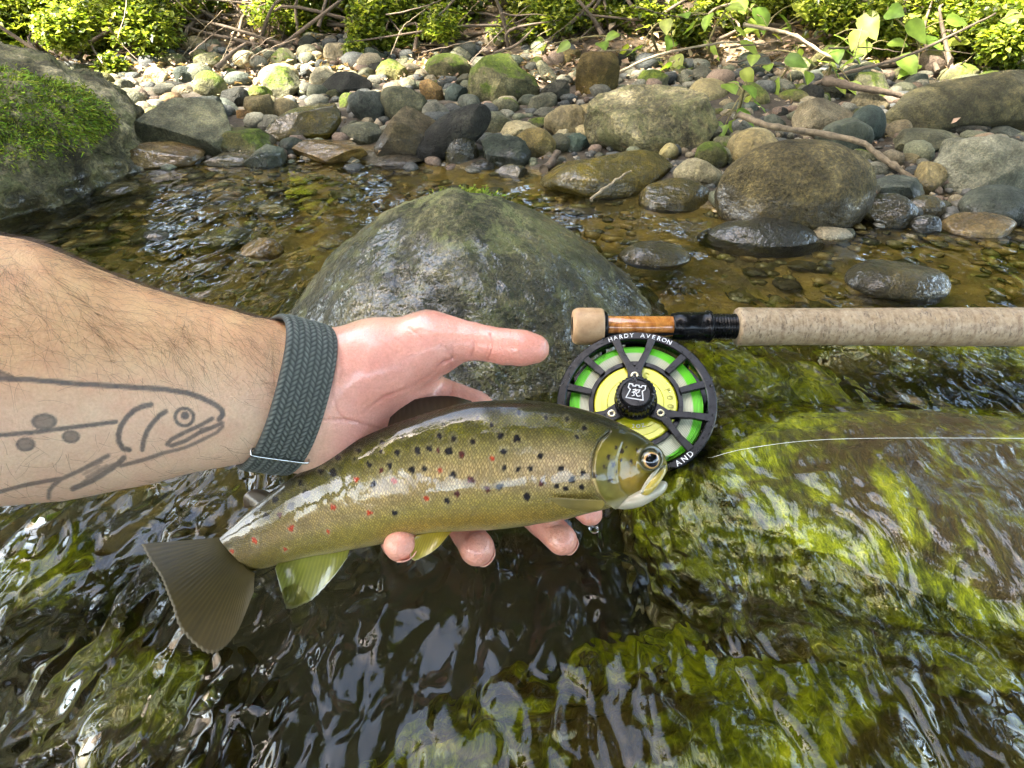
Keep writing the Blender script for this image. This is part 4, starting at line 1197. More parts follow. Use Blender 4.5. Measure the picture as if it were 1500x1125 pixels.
# ------------------------------------------------------------------ arm and hand: one continuous skin from a distance field
# control points: pixel, pixel, depth mm, radius mm (camera axes)
def K(*rows): return [(c_mm(a, b, d), r) for a, b, d, r in rows]
ARM = K((-170, 520, 268, 56), (0, 546, 290, 56.5), (100, 560, 303, 51.5), (200, 566, 313, 44.5), (300, 567, 323, 37.5), (400, 574, 333, 33.5), (455, 586, 338, 32))
THENAR = K((470, 552, 343, 20), (550, 536, 341, 23.5), (632, 505, 338, 16.5))
HYPO = K((435, 640, 345, 17), (560, 662, 353, 17), (640, 690, 357, 14))
PALM1 = K((480, 600, 349, 19), (600, 580, 355, 16), (688, 603, 360, 12.5))
PALM2 = K((500, 640, 352, 17), (640, 650, 360, 14), (690, 650, 363, 12))
THUMB = K((628, 501, 338, 15.5), (664, 499, 335, 11.0), (690, 500, 333, 9.3), (716, 504, 331, 8.4), (740, 508, 328, 8.7), (764, 510, 326, 8.5), (783, 511, 325, 7.2))
INDEX = K((703, 614, 361, 10), (800, 690, 357, 8.8), (842, 728, 351, 7.8), (864, 752, 343, 6.6))
MIDDLE = K((690, 648, 363, 10), (752, 728, 359, 9), (796, 764, 352, 8.2), (823, 791, 336, 7.9))
RING = K((652, 678, 363, 9.8), (664, 750, 359, 8.8), (686, 783, 351, 8.0), (699, 803, 336, 8.9))
PINKY = K((605, 702, 361, 9), (574, 772, 358, 8), (582, 794, 340, 7.8), (587, 798, 323, 8.3))

def chain_sdf(P, ch, k=3.0, zs=1.0):
    d = None
    S = np.array([1, 1, 1.0 / zs])
    for (a, ra), (b, rb) in zip(ch[:-1], ch[1:]):
        A = a * S; B = b * S; Q = P * S.astype(np.float32)
        ab = (B - A).astype(np.float32)
        t = np.clip(((Q - A.astype(np.float32)) @ ab) / (ab @ ab), 0, 1)
        e = np.linalg.norm(Q - (A.astype(np.float32) + t[:, None] * ab), axis=1) - (ra + (rb - ra) * t).astype(np.float32)
        d = e if d is None else smin(d, e, k)
    return d

def arm_sdf(P):
    P = np.asarray(P, np.float32)
    arm = chain_sdf(P, ARM, 8.0, 0.74)
    palm = smin(chain_sdf(P, THENAR, 6), chain_sdf(P, HYPO, 6), 9)
    palm = smin(palm, smin(chain_sdf(P, PALM1, 6), chain_sdf(P, PALM2, 6), 10), 8)
    body = smin(arm, palm, 14)
    th = smin(body, chain_sdf(P, THUMB, 2.5), 5)
    out = th
    for f in (INDEX, MIDDLE, RING, PINKY):
        out = np.minimum(out, smin(palm, chain_sdf(P, f, 2.5), 7))
    return out

def arm_field(h):
    lo = np.array([-285.0, -115, -405]); hi = np.array([70.0, 105, -215])
    n = np.ceil((hi - lo) / h).astype(int)
    ax = [lo[i] + h * np.arange(n[i]) for i in range(3)]
    Fv = np.empty(n, np.float32)
    YY, ZZ = np.meshgrid(ax[1], ax[2], indexing='ij')
    for i in range(0, n[0], 24):
        xs = ax[0][i:i + 24]
        P = np.empty((len(xs), n[1], n[2], 3), np.float32)
        P[..., 0] = xs[:, None, None]; P[..., 1] = YY; P[..., 2] = ZZ
        Fv[i:i + 24] = arm_sdf(P.reshape(-1, 3)).reshape(len(xs), n[1], n[2])
    return Fv, lo
HV = 1.35
Fv, lo = arm_field(HV)
Va, Fa = surface_nets(Fv, lo, HV)
tmp_m = new_mesh('tmp', Va, Fa)
tmp_o = bpy.data.objects.new('tmp', tmp_m); COL.objects.link(tmp_o)
sm = tmp_o.modifiers.new('s', 'SMOOTH'); sm.factor = 0.5; sm.iterations = 3
ss = tmp_o.modifiers.new('d', 'SUBSURF'); ss.levels = 1; ss.render_levels = 1
dg = bpy.context.evaluated_depsgraph_get()
skin_m = bpy.data.meshes.new_from_object(tmp_o.evaluated_get(dg))
bpy.data.objects.remove(tmp_o); bpy.data.meshes.remove(tmp_m)
nv = len(skin_m.vertices)
Va = np.empty(nv * 3, np.float32); skin_m.vertices.foreach_get('co', Va); Va = Va.reshape(-1, 3)
Na = np.empty(nv * 3, np.float32); skin_m.vertex_normals.foreach_get('vector', Na); Na = Na.reshape(-1, 3)
Q = cam2px(Va)
front = Na[:, 2] > -0.1
# creases of palm and thumb
def z5(pts): return [(440 + x / 3.947, 440 + y / 3.947) for x, y in pts]
CREASE = [
 (z5([(1100, 190), (1112, 250), (1085, 345)]), 1.7, 1.1), (z5([(1000, 245), (1003, 280), (992, 320)]), 1.5, 0.7), (z5([(1080, 215), (1090, 260), (1066, 330)]), 1.3, 0.6),
 (z5([(885, 335), (862, 300), (835, 270), (812, 262)]), 2.0, 0.7), (z5([(872, 250), (885, 300), (880, 340)]), 1.8, 0.6), (z5([(800, 380), (850, 350), (884, 338)]), 2.2, 0.7),
 (z5([(190, 540), (215, 640), (262, 692), (330, 702)]), 2.4, 0.7), (z5([(130, 690), (250, 690), (370, 715), (480, 742)]), 2.4, 0.8),
 (z5([(180, 280), (195, 400), (185, 520), (160, 620)]), 2.4, 0.45), (z5([(228, 300), (240, 400), (225, 480)]), 2.2, 0.4), (z5([(150, 320), (155, 420)]), 2.0, 0.3),
 (z5([(360, 650), (480, 560), (640, 500), (760, 420), (840, 345)]), 3.0, 0.6), (z5([(700, 520), (790, 430), (830, 360)]), 2.4, 0.45), (z5([(870, 545), (890, 440), (870, 370)]), 3.5, 0.5),
 (z5([(940, 560), (930, 480), (900, 400)]), 3.0, 0.4), (z5([(440, 220), (560, 300)]), 1.6, 0.25), (z5([(600, 140), (760, 260)]), 1.5, 0.3), (z5([(520, 190), (640, 285)]), 1.5, 0.22),
 ([(676, 770), (690, 772), (722, 768)], 2.2, 0.5), ([(684, 788), (690, 780), (705, 776), (722, 780)], 2.0, 0.7), ([(800, 772), (815, 768), (838, 770)], 2.2, 0.4)]
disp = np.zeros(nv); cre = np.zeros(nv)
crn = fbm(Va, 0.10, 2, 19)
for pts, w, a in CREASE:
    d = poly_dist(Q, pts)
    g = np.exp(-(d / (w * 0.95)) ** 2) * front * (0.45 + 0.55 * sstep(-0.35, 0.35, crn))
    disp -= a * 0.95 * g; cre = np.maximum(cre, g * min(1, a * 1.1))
disp += 0.35 * fbm(Va, 0.06, 3, 91) * 0.8
# tendons and soft forms of forearm
disp += 0.5 * fbm(Va * [0.4, 1, 1], 0.035, 2, 95) * (Q[:, 0] < 400)
Va = Va + Na * disp[:, None]
# skin tones
tan_ = np.array([0.63, 0.355, 0.17]); pale_ = np.array([0.66, 0.43, 0.28]); pink_ = np.array([0.74, 0.335, 0.25]); red_ = np.array([0.66, 0.27, 0.20])
w_h = sstep(430, 520, Q[:, 0])[:, None]
low = sstep(500, 640, Q[:, 1] + 0.08 * Q[:, 0])[:, None]
C = tan_ * (1 - low) + pale_ * low
C = C * (1 - w_h) + pink_ * w_h
edge = (sstep(500, 470, Q[:, 1]) * sstep(660, 560, Q[:, 0]))[:, None] * w_h
C = C * (1 - edge * 0.7) + np.array([0.68, 0.44, 0.29]) * edge * 0.7
thm = (sstep(690, 760, Q[:, 0]) * sstep(545, 530, Q[:, 1]))[:, None]
C = C * (1 - thm * 0.5) + np.array([0.70, 0.29, 0.21]) * thm * 0.5
cen = np.exp(-(((Q[:, 0] - 560) / 60) ** 2 + ((Q[:, 1] - 570) / 45) ** 2))[:, None]
C = C * (1 - cen * 0.35) + red_ * cen * 0.35
tips = sstep(745, 775, Q[:, 1])[:, None] * (Q[:, 0:1] > 540)
C = C * (1 - tips * 0.55) + np.array([0.66, 0.31, 0.21]) * tips * 0.55
bl = fbm(Va, 0.10, 4, 71)[:, None]; C = C * (1 + 0.16 * bl * np.array([0.35, 1.0, 1.0]) + 0.07 * fbm(Va, 0.9, 2, 73)[:, None])
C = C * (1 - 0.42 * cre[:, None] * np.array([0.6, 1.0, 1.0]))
# tattoo of a fish on the inner forearm
def z6(pts): return [(x / 4.41, 520 + y / 4.41) for x, y in pts]
INK = [
 (z6([(-600, 130), (-200, 140), (0, 152), (200, 160), (480, 185), (800, 205), (1050, 220), (1210, 245), (1290, 272), (1350, 300), (1405, 330), (1435, 358), (1440, 385), (1415, 415)]), 2.5, 1.0),
 (z6([(-600, 560), (0, 515), (200, 500), (400, 475), (600, 450), (750, 430)]), 2.0, 1.0),
 (z6([(975, 320), (920, 332), (870, 355), (820, 400), (780, 460), (765, 510), (768, 560), (795, 605), (835, 612)]), 2.5, 1.0),
 (z6([(1070, 365), (1030, 390), (985, 440), (950, 490), (928, 550), (918, 610)]), 2.3, 1.0),
 (z6([(1370, 410), (1300, 450), (1180, 505), (1105, 545), (1080, 575), (1110, 585), (1200, 552), (1290, 500), (1340, 480), (1435, 437)]), 1.9, 0.95),
 (z6([(1300, 480), (1380, 465), (1432, 440), (1437, 462), (1400, 500), (1300, 550), (1200, 595), (1100, 622), (1050, 632)]), 1.6, 0.85),
 (z6([(1050, 632), (960, 665), (880, 690), (780, 715)]), 1.8, 0.9),
 (z6([(395, 798), (300, 812), (150, 840), (0, 880), (-300, 940)]), 1.9, 0.9),
 (z6([(700, 650), (600, 700), (500, 755), (400, 800), (345, 840), (318, 880), (315, 925)]), 1.9, 0.9),
 (z6([(800, 665), (760, 705), (680, 760), (590, 815), (470, 865)]), 2.6, 0.95),
 (z6([(770, 695), (650, 745), (530, 830)]), 1.8, 0.75), (z6([(720, 740), (600, 810), (500, 850)]), 1.8, 0.75),
 (z6([(650, 685), (580, 715), (520, 745)]), 2.2, 0.8), (z6([(690, 715), (560, 790)]), 1.5, 0.6), (z6([(640, 720), (540, 770)]), 1.3, 0.5),
 (z6([(-200, 60), (-60, 90), (0, 118), (75, 150)]), 3.2, 0.85)]
ink = np.zeros(nv)
Qj = Q + 0.45 * np.column_stack([fbm(Va, 0.5, 2, 3), fbm(Va, 0.5, 2, 8)])
for pts, w, a in INK:
    d = poly_dist(Qj, pts)
    ink = np.maximum(ink, a * sstep(w * 1.4 + 1.6, w * 1.4 - 0.8, d))
def ell(cx, cy, rx, ry):
    x, y = z6([(cx, cy)])[0]
    return np.hypot((Qj[:, 0] - x) / (rx / 4.41), (Qj[:, 1] - y) / (ry / 4.41))
for cx, cy, rx, ry in ((285, 430, 82, 52), (165, 575, 62, 44), (458, 527, 58, 41)):
    e = ell(cx, cy, rx, ry)
    ink = np.maximum(ink, sstep(1.12, 0.92, e) * (0.80 + 0.18 * sstep(0.55, 0.9, e)))
e = ell(1190, 400, 62, 58); ink = np.maximum(ink, sstep(0.26, 0.12, np.abs(e - 0.95)))
e = ell(1195, 390, 30, 27); ink = np.maximum(ink, sstep(1.15, 0.8, e))
ink *= (Na[:, 2] > 0.05) * (Q[:, 0] < 345)
ink = ink * (0.86 + 0.10 * fbm(Va, 0.9, 2, 33))
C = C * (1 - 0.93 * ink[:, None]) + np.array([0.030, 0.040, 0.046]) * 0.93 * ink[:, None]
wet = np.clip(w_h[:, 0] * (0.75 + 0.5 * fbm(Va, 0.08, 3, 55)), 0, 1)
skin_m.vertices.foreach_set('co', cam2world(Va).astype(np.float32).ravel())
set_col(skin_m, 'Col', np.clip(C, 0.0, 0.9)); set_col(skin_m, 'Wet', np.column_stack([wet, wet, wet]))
skin_m.polygons.foreach_set('use_smooth', np.ones(len(skin_m.polygons), bool))
skin_m.update(); skin_m.materials.clear()

def mat_skin():
    n = NT('skin'); P = n.pos()
    c = n.attr('Col'); w = n.sep(n.attr('Wet'), 0)
    pores = n.voro(P, 1500, 'F1'); f = n.noise(P, 900, 3, 0.6)
    lines = n.noise(n.map(P, (1, 0.3, 1)), 420, 3, 0.6, 0.4)
    c = n.mix(1.0, c, n.ramp(f, [(0.3, (0.93, 0.9, 0.88)), (0.7, (1.06, 1.07, 1.08))]), 'MULTIPLY')
    n.set(Base_Color=c, Roughness=n.rng(w, 0, 1, 0.55, 0.33, False), Subsurface_Weight=0.22, Subsurface_Radius=(1.0, 0.35, 0.18), Subsurface_Scale=0.004)
    h = n.math('ADD', n.math('MULTIPLY', pores, 0.4), n.math('ADD', n.math('MULTIPLY', f, 0.5), n.math('MULTIPLY', lines, 0.8)))
    n.set(Normal=n.bump(h, 0.5, 0.0009))
    n.p.inputs['Coat Weight'].default_value = 0.0
    n.put(n.p.inputs['Coat Weight'], n.math('MULTIPLY', w, n.ramp(n.noise(P, 55, 3), [(0.40, 0.2), (0.56, 1.0)])))
    n.p.inputs['Coat Roughness'].default_value = 0.12
    return n.m
M_SKIN = mat_skin()
wrist_w = cam2world(c_mm(440, 640, 345))
person = thing('person', "person's bare left forearm with fish tattoo and open wet hand holding the trout", 'person', tuple(wrist_w))
obj('arm_and_hand', skin_m, M_SKIN, person)

# nails
def nail(ch, side, w, ln, label=None, tipoff=0.0):
    """curved plate on the back of the last joint; side = direction (camera axes) of the back of the finger"""
    (a, ra), (b, rb) = ch[-2], ch[-1]
    ax = (b - a) / np.linalg.norm(b - a)
    s = np.array(side, float); s -= ax * (s @ ax); s /= np.linalg.norm(s)
    t = np.cross(ax, s)
    nu, nw = 12, 11
    V = []
    for layer in (0, 1):
        for i in range(nu):
            u = i / (nu - 1)
            p = b + ax * (rb * 0.95 + tipoff - ln * (1 - u))
            for j in range(nw):
                q = (j / (nw - 1) * 2 - 1)
                ww = w * (0.86 + 0.14 * math.sin(u * 3.1)) * (1 if u < 0.8 else math.sqrt(max(0.0, 1 - ((u - 0.8) / 0.2) ** 2 * 0.45)))
                th = q * 0.95 * ww
                R = rb * (0.985 - (0.13 * max(0, u - 0.35) / 0.65)) + 0.25 - layer * 0.5
                V.append(p + s * R * math.cos(th) + t * R * math.sin(th))
    V = np.array(V)
    F = grid_faces(nu, nw); F2 = F[:, ::-1] + nu * nw
    rim = []
    loop = [i * nw for i in range(nu)] + [(nu - 1) * nw + j for j in range(1, nw)] + [i * nw + nw - 1 for i in range(nu - 2, -1, -1)] + [j for j in range(nw - 2, 0, -1)]
    for p, q in zip(loop, loop[1:] + loop[:1]): rim.append([q, p, p + nu * nw, q + nu * nw])
    part('fingernail', cam2world(V), F.tolist() + F2.tolist() + rim, M_NAIL, person)
n_ = NT('nail'); n_.set(Base_Color=(0.66, 0.36, 0.27), Roughness=0.25, Subsurface_Weight=0.1, Subsurface_Scale=0.002); M_NAIL = n_.m
nail(PINKY, (0.5, -0.85, 0.1), 0.8, 9.5, tipoff=-0.4)
nail(RING, (0.55, -0.55, -0.75), 0.85, 11, tipoff=-2.2)
nail(MIDDLE, (0.6, -0.4, -0.75), 0.85, 11, tipoff=-2.2)
nail(INDEX, (0.5, -0.5, -0.75), 0.85, 10, tipoff=-2.2)
nail(THUMB, (0.0, 0.35, -0.95), 0.8, 11, tipoff=-1.5)

# forearm hair
def arm_hair(n, seed=3):
    r = np.random.default_rng(seed)
    w = np.zeros(nv)
    m = front & (Q[:, 0] < 408) & (Q[:, 0] > -40)
    w[m] = (sstep(600, 505, Q[m, 1] + 0.06 * (200 - Q[m, 0])) * (0.35 + np.clip(0.5 + fbm(Va[m], 0.05, 3, 14), 0, 1)) + 0.05)
    sil = (np.abs(Na[:, 2]) < 0.3) & (Q[:, 0] < 405) & (Q[:, 1] < 520); w[sil] += 0.9
    low_ = m & (Q[:, 1] > 640); w[low_] += 0.10
    i = r.choice(nv, n, p=w / w.sum())
    segs = []
    base_dir = np.array([0.55, -0.45, 0.0])
    for k in i:
        N = Na[k].astype(float)
        d = base_dir + 0.75 * np.array([fbm(Va[k:k + 1], 0.03, 2, 21)[0], 1.2 * fbm(Va[k:k + 1], 0.03, 2, 22)[0], 0]) + r.normal(size=3) * 0.28
        if Q[k, 1] < 520 and abs(N[2]) < 0.45: d = d + np.array([0.3, 0.55, 0])
        d -= N * (d @ N); d /= np.linalg.norm(d) + 1e-9
        L = r.uniform(5, 13)
        curl = np.cross(N, d) * r.normal() * 0.5
        u = np.linspace(0, 1, 5)[:, None]
        P = Va[k] + N * (0.15 + 1.6 * np.sin(u * 2.4) * r.uniform(0.3, 1.0)) + d * L * u + curl * L * u ** 2 * 0.6
        segs.append(tube(cam2world(P), np.linspace(0.000052, 0.00002, 5), 3, False))
    return merge(segs)
Vh, Fh = arm_hair(1700)
n_ = NT('hair'); n_.set(Base_Color=(0.085, 0.040, 0.018), Roughness=0.45); M_HAIR = n_.m
o = part('arm_hair', Vh, Fh, M_HAIR, person); o['kind'] = 'stuff'

# ------------------------------------------------------------------ braided wristband
band_c = c_mm(410, 581, 336)
b_up = np.array([52.0, 206.0, 0]); b_up /= np.linalg.norm(b_up)
b_ax = np.array([206.0, -52.0, -150.0]); b_ax /= np.linalg.norm(b_ax)
b_z = np.array([0, 0, 1.0]) - b_ax * b_ax[2]; b_z /= np.linalg.norm(b_z)
b_up = np.cross(b_z, b_ax); b_up *= np.sign(b_up[1])
def band_radius(th, ax):
    """distance from the band axis to the skin along angle th at axial place ax (mm)"""
    D = np.cos(th)[:, None] * b_up + np.sin(th)[:, None] * b_z
    O = band_c + ax[:, None] * b_ax
    lo_, hi_ = np.full(len(th), 5.0), np.full(len(th), 70.0)
    for _ in range(22):
        mid = (lo_ + hi_) / 2
        ins = arm_sdf(O + D * mid[:, None]) < 0
        lo_ = np.where(ins, mid, lo_); hi_ = np.where(ins, hi_, mid)
    return lo_, D, O
BW = 12.6
nt, nw = 760, 66
th = np.linspace(0, 2 * np.pi, nt, endpoint=False)
tc = np.linspace(0, 2 * np.pi, 120, endpoint=False)
r0 = np.stack([band_radius(tc, np.full(120, a))[0] for a in (-BW, 0, BW)], 1)
r0 = np.maximum(r0.mean(1), r0.max(1) - 1.2)
for _ in range(3): r0 = (np.roll(r0, 1) + 2 * r0 + np.roll(r0, -1)) / 4
rr = np.interp(th, np.append(tc, 2 * np.pi), np.append(r0, r0[0]))
per = np.concatenate([[0], np.cumsum(np.hypot(np.diff(rr), 0.5 * (rr[1:] + rr[:-1]) * np.diff(th)))])
u = np.linspace(-1, 1, nw)
TH, U = np.meshgrid(th, u, indexing='ij'); RR = np.repeat(rr[:, None], nw, 1); S = np.repeat(per[:, None], nw, 1)
ncol = 9
xc = (U + 1) / 2 * ncol; ci = np.floor(np.clip(xc, 0, ncol - 1e-6)); xf = xc - ci
sgn = np.where(ci % 2 == 0, 1.0, -1.0)
pitch = per[-1] / round(per[-1] / 2.4)
ph = S / pitch + sgn * (xf - 0.5) * 0.95 + np.where(ci % 2 == 0, 0, 0.5)
fr = ph - np.floor(ph)
hgt = np.sqrt(np.clip(np.sin(np.pi * fr), 0, 1)) * np.clip(np.sin(np.pi * np.clip(xf, 0.04, 0.96)), 0, 1) ** 0.4
edge = np.sqrt(np.clip(1 - np.abs(U) ** 8, 0, 1))
Rad = RR + 0.4 + 1.5 * edge + 1.0 * hgt * edge
D = np.cos(TH)[..., None] * b_up + np.sin(TH)[..., None] * b_z
V1 = band_c + U[..., None] * BW * b_ax + D * Rad[..., None]
V2 = band_c + u[None, ::11, None] * BW * 0.97 * b_ax + D[:, ::11] * (RR[:, ::11, None] - 0.3)
n2 = V2.shape[1]
F1 = grid_faces(nt, nw, True, False)
F2 = grid_faces(nt, n2, True, False)[:, ::-1] + nt * nw
rimf = []
for i in range(nt):
    j = (i + 1) % nt
    rimf.append([i * nw, nt * nw + i * n2, nt * nw + j * n2, j * nw])
    rimf.append([j * nw + nw - 1, nt * nw + j * n2 + n2 - 1, nt * nw + i * n2 + n2 - 1, i * nw + nw - 1])
mb = new_mesh('band', cam2world(np.vstack([V1.reshape(-1, 3), V2.reshape(-1, 3)])), np.vstack([F1, F2, np.array(rimf)]))
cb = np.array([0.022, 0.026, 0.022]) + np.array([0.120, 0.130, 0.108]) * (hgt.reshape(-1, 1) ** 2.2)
cb = cb * (1 + 0.25 * np.sin(fr * 40).reshape(-1, 1) * 0.5)
set_col(mb, 'Col', np.vstack([cb, np.tile([0.05, 0.06, 0.055], (nt * n2, 1))]))
n_ = NT('braided_band'); n_.set(Base_Color=n_.attr('Col'), Roughness=0.6, Normal=n_.bump(n_.noise(n_.pos(), 2500, 3, 0.7), 0.4, 0.0004)); M_BAND = n_.m
band = thing('wristband', 'dark grey-green braided stretch wristband with thin metal loop around the wrist', 'wristband', tuple(cam2world(band_c)))
obj('braided_strap', mb, M_BAND, band)
n_ = NT('steel'); n_.set(Base_Color=(0.62, 0.62, 0.60), Metallic=1.0, Roughness=0.22); M_STEEL = n_.m
# metal loop: a rounded rectangle of wire around the strap near its lower side
thb = math.radians(136)
rb_ = float(np.interp(thb, th, rr))
Db = math.cos(thb) * b_up + math.sin(thb) * b_z
Tb = -math.sin(thb) * b_up + math.cos(thb) * b_z
ctr = band_c + Db * (rb_ + 1.6)
loop = []
for k in range(64):
    a = k / 64 * 2 * math.pi
    ca_, sa_ = math.cos(a), math.sin(a)
    loop.append(ctr + b_ax * (BW + 1.3) * math.copysign(abs(ca_) ** 0.25, ca_) + Db * 2.3 * math.copysign(abs(sa_) ** 0.5, sa_) + Tb * 0.5)
loop = np.array(loop + loop[:1])
Vl, Fl = tube(cam2world(loop), 0.0006, 8, False)
part('metal_loop', Vl, Fl, M_STEEL, band)
# ------------------------------------------------------------------ trout
ST = [  # top px,py, bottom px,py, depth mm, thickness ratio
 (980,684,974,697,322,0.75),(968,661,957,714,321,0.62),(946,641,932,731,320,0.58),(916,624,900,742,320,0.56),(880,608,864,751,321,0.55),
 (840,596,824,761,322,0.55),(790,588,777,769,323,0.55),(740,586,729,775,324,0.55),(690,589,684,777,325,0.55),(640,600,640,780,326,0.54),
 (590,616,600,786,328,0.54),(545,634,562,796,330,0.53),(500,656,525,803,333,0.52),(460,679,487,810,336,0.50),(425,702,452,816,338,0.48),
 (392,727,420,823,340,0.45),(365,748,398,830,342,0.40),(343,769,383,836,343,0.34),(322,788,371,840,344,0.22)]
ST = np.array(ST, float)
nS, nR = 560, 232
S_ = catmull(ST, nS)
top = np.stack([c_mm(a, b, d) for a, b, d in S_[:, [0, 1, 4]]]); bot = np.stack([c_mm(a, b, d) for a, b, d in S_[:, [2, 3, 4]]])
cen_ = (top + bot) / 2; E_ = (top - bot) / 2; H_ = np.linalg.norm(E_, axis=1); Wd = H_ * S_[:, 5]
# round the snout
k0 = 14
f0 = np.sqrt(np.clip(1 - (1 - np.arange(k0) / k0) ** 2.2, 0, 1))
E_[:k0] *= f0[:, None]; Wd[:k0] *= f0
phi = np.linspace(0, 2 * np.pi, nR, endpoint=False)
cp, sp_ = np.cos(phi), np.sin(phi)
pw = 0.88
cpp = np.sign(cp) * np.abs(cp) ** pw; spp = np.sign(sp_) * np.abs(sp_) ** 0.95
FV = cen_[:, None] + E_[:, None] * cpp[None, :, None] + (Wd[:, None] * spp[None])[..., None] * np.array([0, 0, 1.0])
FV = FV.reshape(-1, 3)
FF = grid_faces(nS, nR, False, True)
nose = cen_[0]; tailp = cen_[-1]
FFl = np.vstack([FF])
Qf = cam2px(FV)
tt = np.repeat(np.linspace(0, 1, nS), nR)                       # 0 snout, 1 tail
vv = np.tile((1 - cpp) / 2, nS)                                 # 0 back, 1 belly
frontf = np.tile(sp_ > -0.05, nS)
# normals (approx) from the mesh
mfish = new_mesh('body', FV, FF)
NF = np.empty(len(FV) * 3, np.float32); mfish.vertex_normals.foreach_get('vector', NF); NF = NF.reshape(-1, 3)
if (NF * (FV - np.repeat(cen_, nR, 0))).sum() < 0:
    mfish.flip_normals(); NF = -NF
bpy_flip = False
GILL = [(893, 633), (880, 645), (871, 664), (868, 684), (869, 704), (875, 722), (887, 737), (900, 744)]
PREO = [(912, 650), (905, 672), (904, 696), (910, 716), (922, 728)]
MAX_U = [(974, 682), (960, 692), (949, 706), (941, 722)]          # cleft above the maxilla
MAX_L = [(976, 692), (966, 704), (954, 718), (942, 730)]
df = np.zeros(len(FV))
gx_ = np.interp(Qf[:, 1], [p[1] for p in GILL], [p[0] for p in GILL])
right = Qf[:, 0] - gx_
inh = (Qf[:, 1] > 628) & (Qf[:, 1] < 748) & frontf
plate = np.where(inh, sstep(-1, 3, right) * sstep(55, 12, right), 0) * sstep(628, 648, Qf[:, 1])
df += 1.3 * plate
gd = poly_dist(Qf, GILL); df -= 1.1 * np.exp(-((gd) / 2.2) ** 2) * frontf * (right < 2)
df -= 0.35 * np.exp(-(poly_dist(Qf, PREO) / 2.0) ** 2) * frontf
df -= 0.8 * np.exp(-(poly_dist(Qf, MAX_U) / 1.6) ** 2) * frontf
df -= 1.0 * np.exp(-(poly_dist(Qf, [(968, 668), (974, 676)]) / 1.2) ** 2) * frontf * 0.3
ed = np.hypot(Qf[:, 0] - 952, Qf[:, 1] - 672)
df += (0.9 * np.exp(-((ed - 17) / 3.5) ** 2) - 1.6 * sstep(15, 9, ed)) * frontf
df += 0.25 * fbm(FV, 0.08, 3, 5)
FV = FV + NF * df[:, None]
# colours
def cmix(c, col, w): return c * (1 - w[:, None]) + np.array(col) * w[:, None]
n0 = fbm(FV, 0.05, 4, 11); n1 = fbm(FV, 0.25, 3, 12)
v2 = vv + 0.05 * n0
C = np.tile([0.030, 0.028, 0.008], (len(FV), 1))
C = cmix(C, (0.135, 0.130, 0.010), sstep(0.05, 0.16, v2) * (0.75 + 0.5 * n1))
C = cmix(C, (0.21, 0.185, 0.075), sstep(0.20, 0.36, v2))
C = cmix(C, (0.30, 0.235, 0.13), sstep(0.34, 0.52, v2) * (0.8 + 0.5 * n0))
C = cmix(C, (0.33, 0.28, 0.085), sstep(0.60, 0.78, v2))
C = cmix(C, (0.46, 0.30, 0.085), sstep(0.72, 0.92, v2) * sstep(0.22, 0.36, tt) * sstep(0.68, 0.5, tt) * 0.8)
C = cmix(C, (0.55, 0.47, 0.27), sstep(0.90, 0.985, v2) * 0.85)
tailw = sstep(0.62, 0.98, tt)
C = cmix(C, (0.085, 0.065, 0.018), tailw * (1 - 0.6 * sstep(0.75, 1.0, vv)) * 0.75)
# pale silvery-pink sheen behind the gill
C = cmix(C, (0.45, 0.35, 0.28), np.exp(-(((Qf[:, 0] - 815) / 60) ** 2 + ((Qf[:, 1] - 682) / 32) ** 2)) * 0.55 * frontf)
C = C * (1 + 0.22 * n1[:, None]) * np.array([0.70, 0.665, 0.50]) * (1 + 0.55 * np.exp(-((v2 - 0.52) / 0.2) ** 2)[:, None] * np.array([1.05, 0.95, 1.0]))
# head
hd = sstep(-3, 4, right) * inh + (Qf[:, 0] > 905)
hd = np.clip(hd, 0, 1) * (Qf[:, 0] > 860)
HC = np.tile([0.30, 0.25, 0.035], (len(FV), 1))
HC = cmix(HC, (0.055, 0.052, 0.012), sstep(660, 636, Qf[:, 1] + 0.25 * (Qf[:, 0] - 900) * -1))
HC = cmix(HC, (0.21, 0.20, 0.055), np.exp(-(((Qf[:, 0] - 886) / 16) ** 2 + ((Qf[:, 1] - 700) / 24) ** 2)))
HC = cmix(HC, (0.48, 0.29, 0.035), np.exp(-(((Qf[:, 0] - 922) / 20) ** 2 + ((Qf[:, 1] - 702) / 20) ** 2)) * 0.85)
HC = cmix(HC, (0.62, 0.56, 0.42), sstep(726, 738, Qf[:, 1] + 0.22 * (Qf[:, 0] - 900)))
HC = cmix(HC, (0.075, 0.072, 0.028), sstep(22, 14, ed))
HC = cmix(HC, (0.10, 0.075, 0.03), np.exp(-(poly_dist(Qf, MAX_U) / 1.6) ** 2) * 0.8)
HC = cmix(HC, (0.16, 0.14, 0.03), np.exp(-(poly_dist(Qf, PREO) / 1.5) ** 2) * 0.5)
HC = HC * (1 + 0.35 * fbm(FV, 0.35, 3, 21)[:, None] + 0.35 * fbm(FV, 0.12, 3, 27)[:, None]) * np.array([0.58, 0.565, 0.46])
C = C * (1 - hd[:, None]) + HC * hd[:, None]
C = cmix(C, (0.62, 0.50, 0.24), np.exp(-((gd - 1.0) / 1.6) ** 2) * (Qf[:, 1] > 690) * frontf * 0.7)
C = cmix(C, (0.05, 0.045, 0.015), np.exp(-((gd + 0.0) / 1.5) ** 2) * (Qf[:, 1] < 700) * frontf * 0.6)
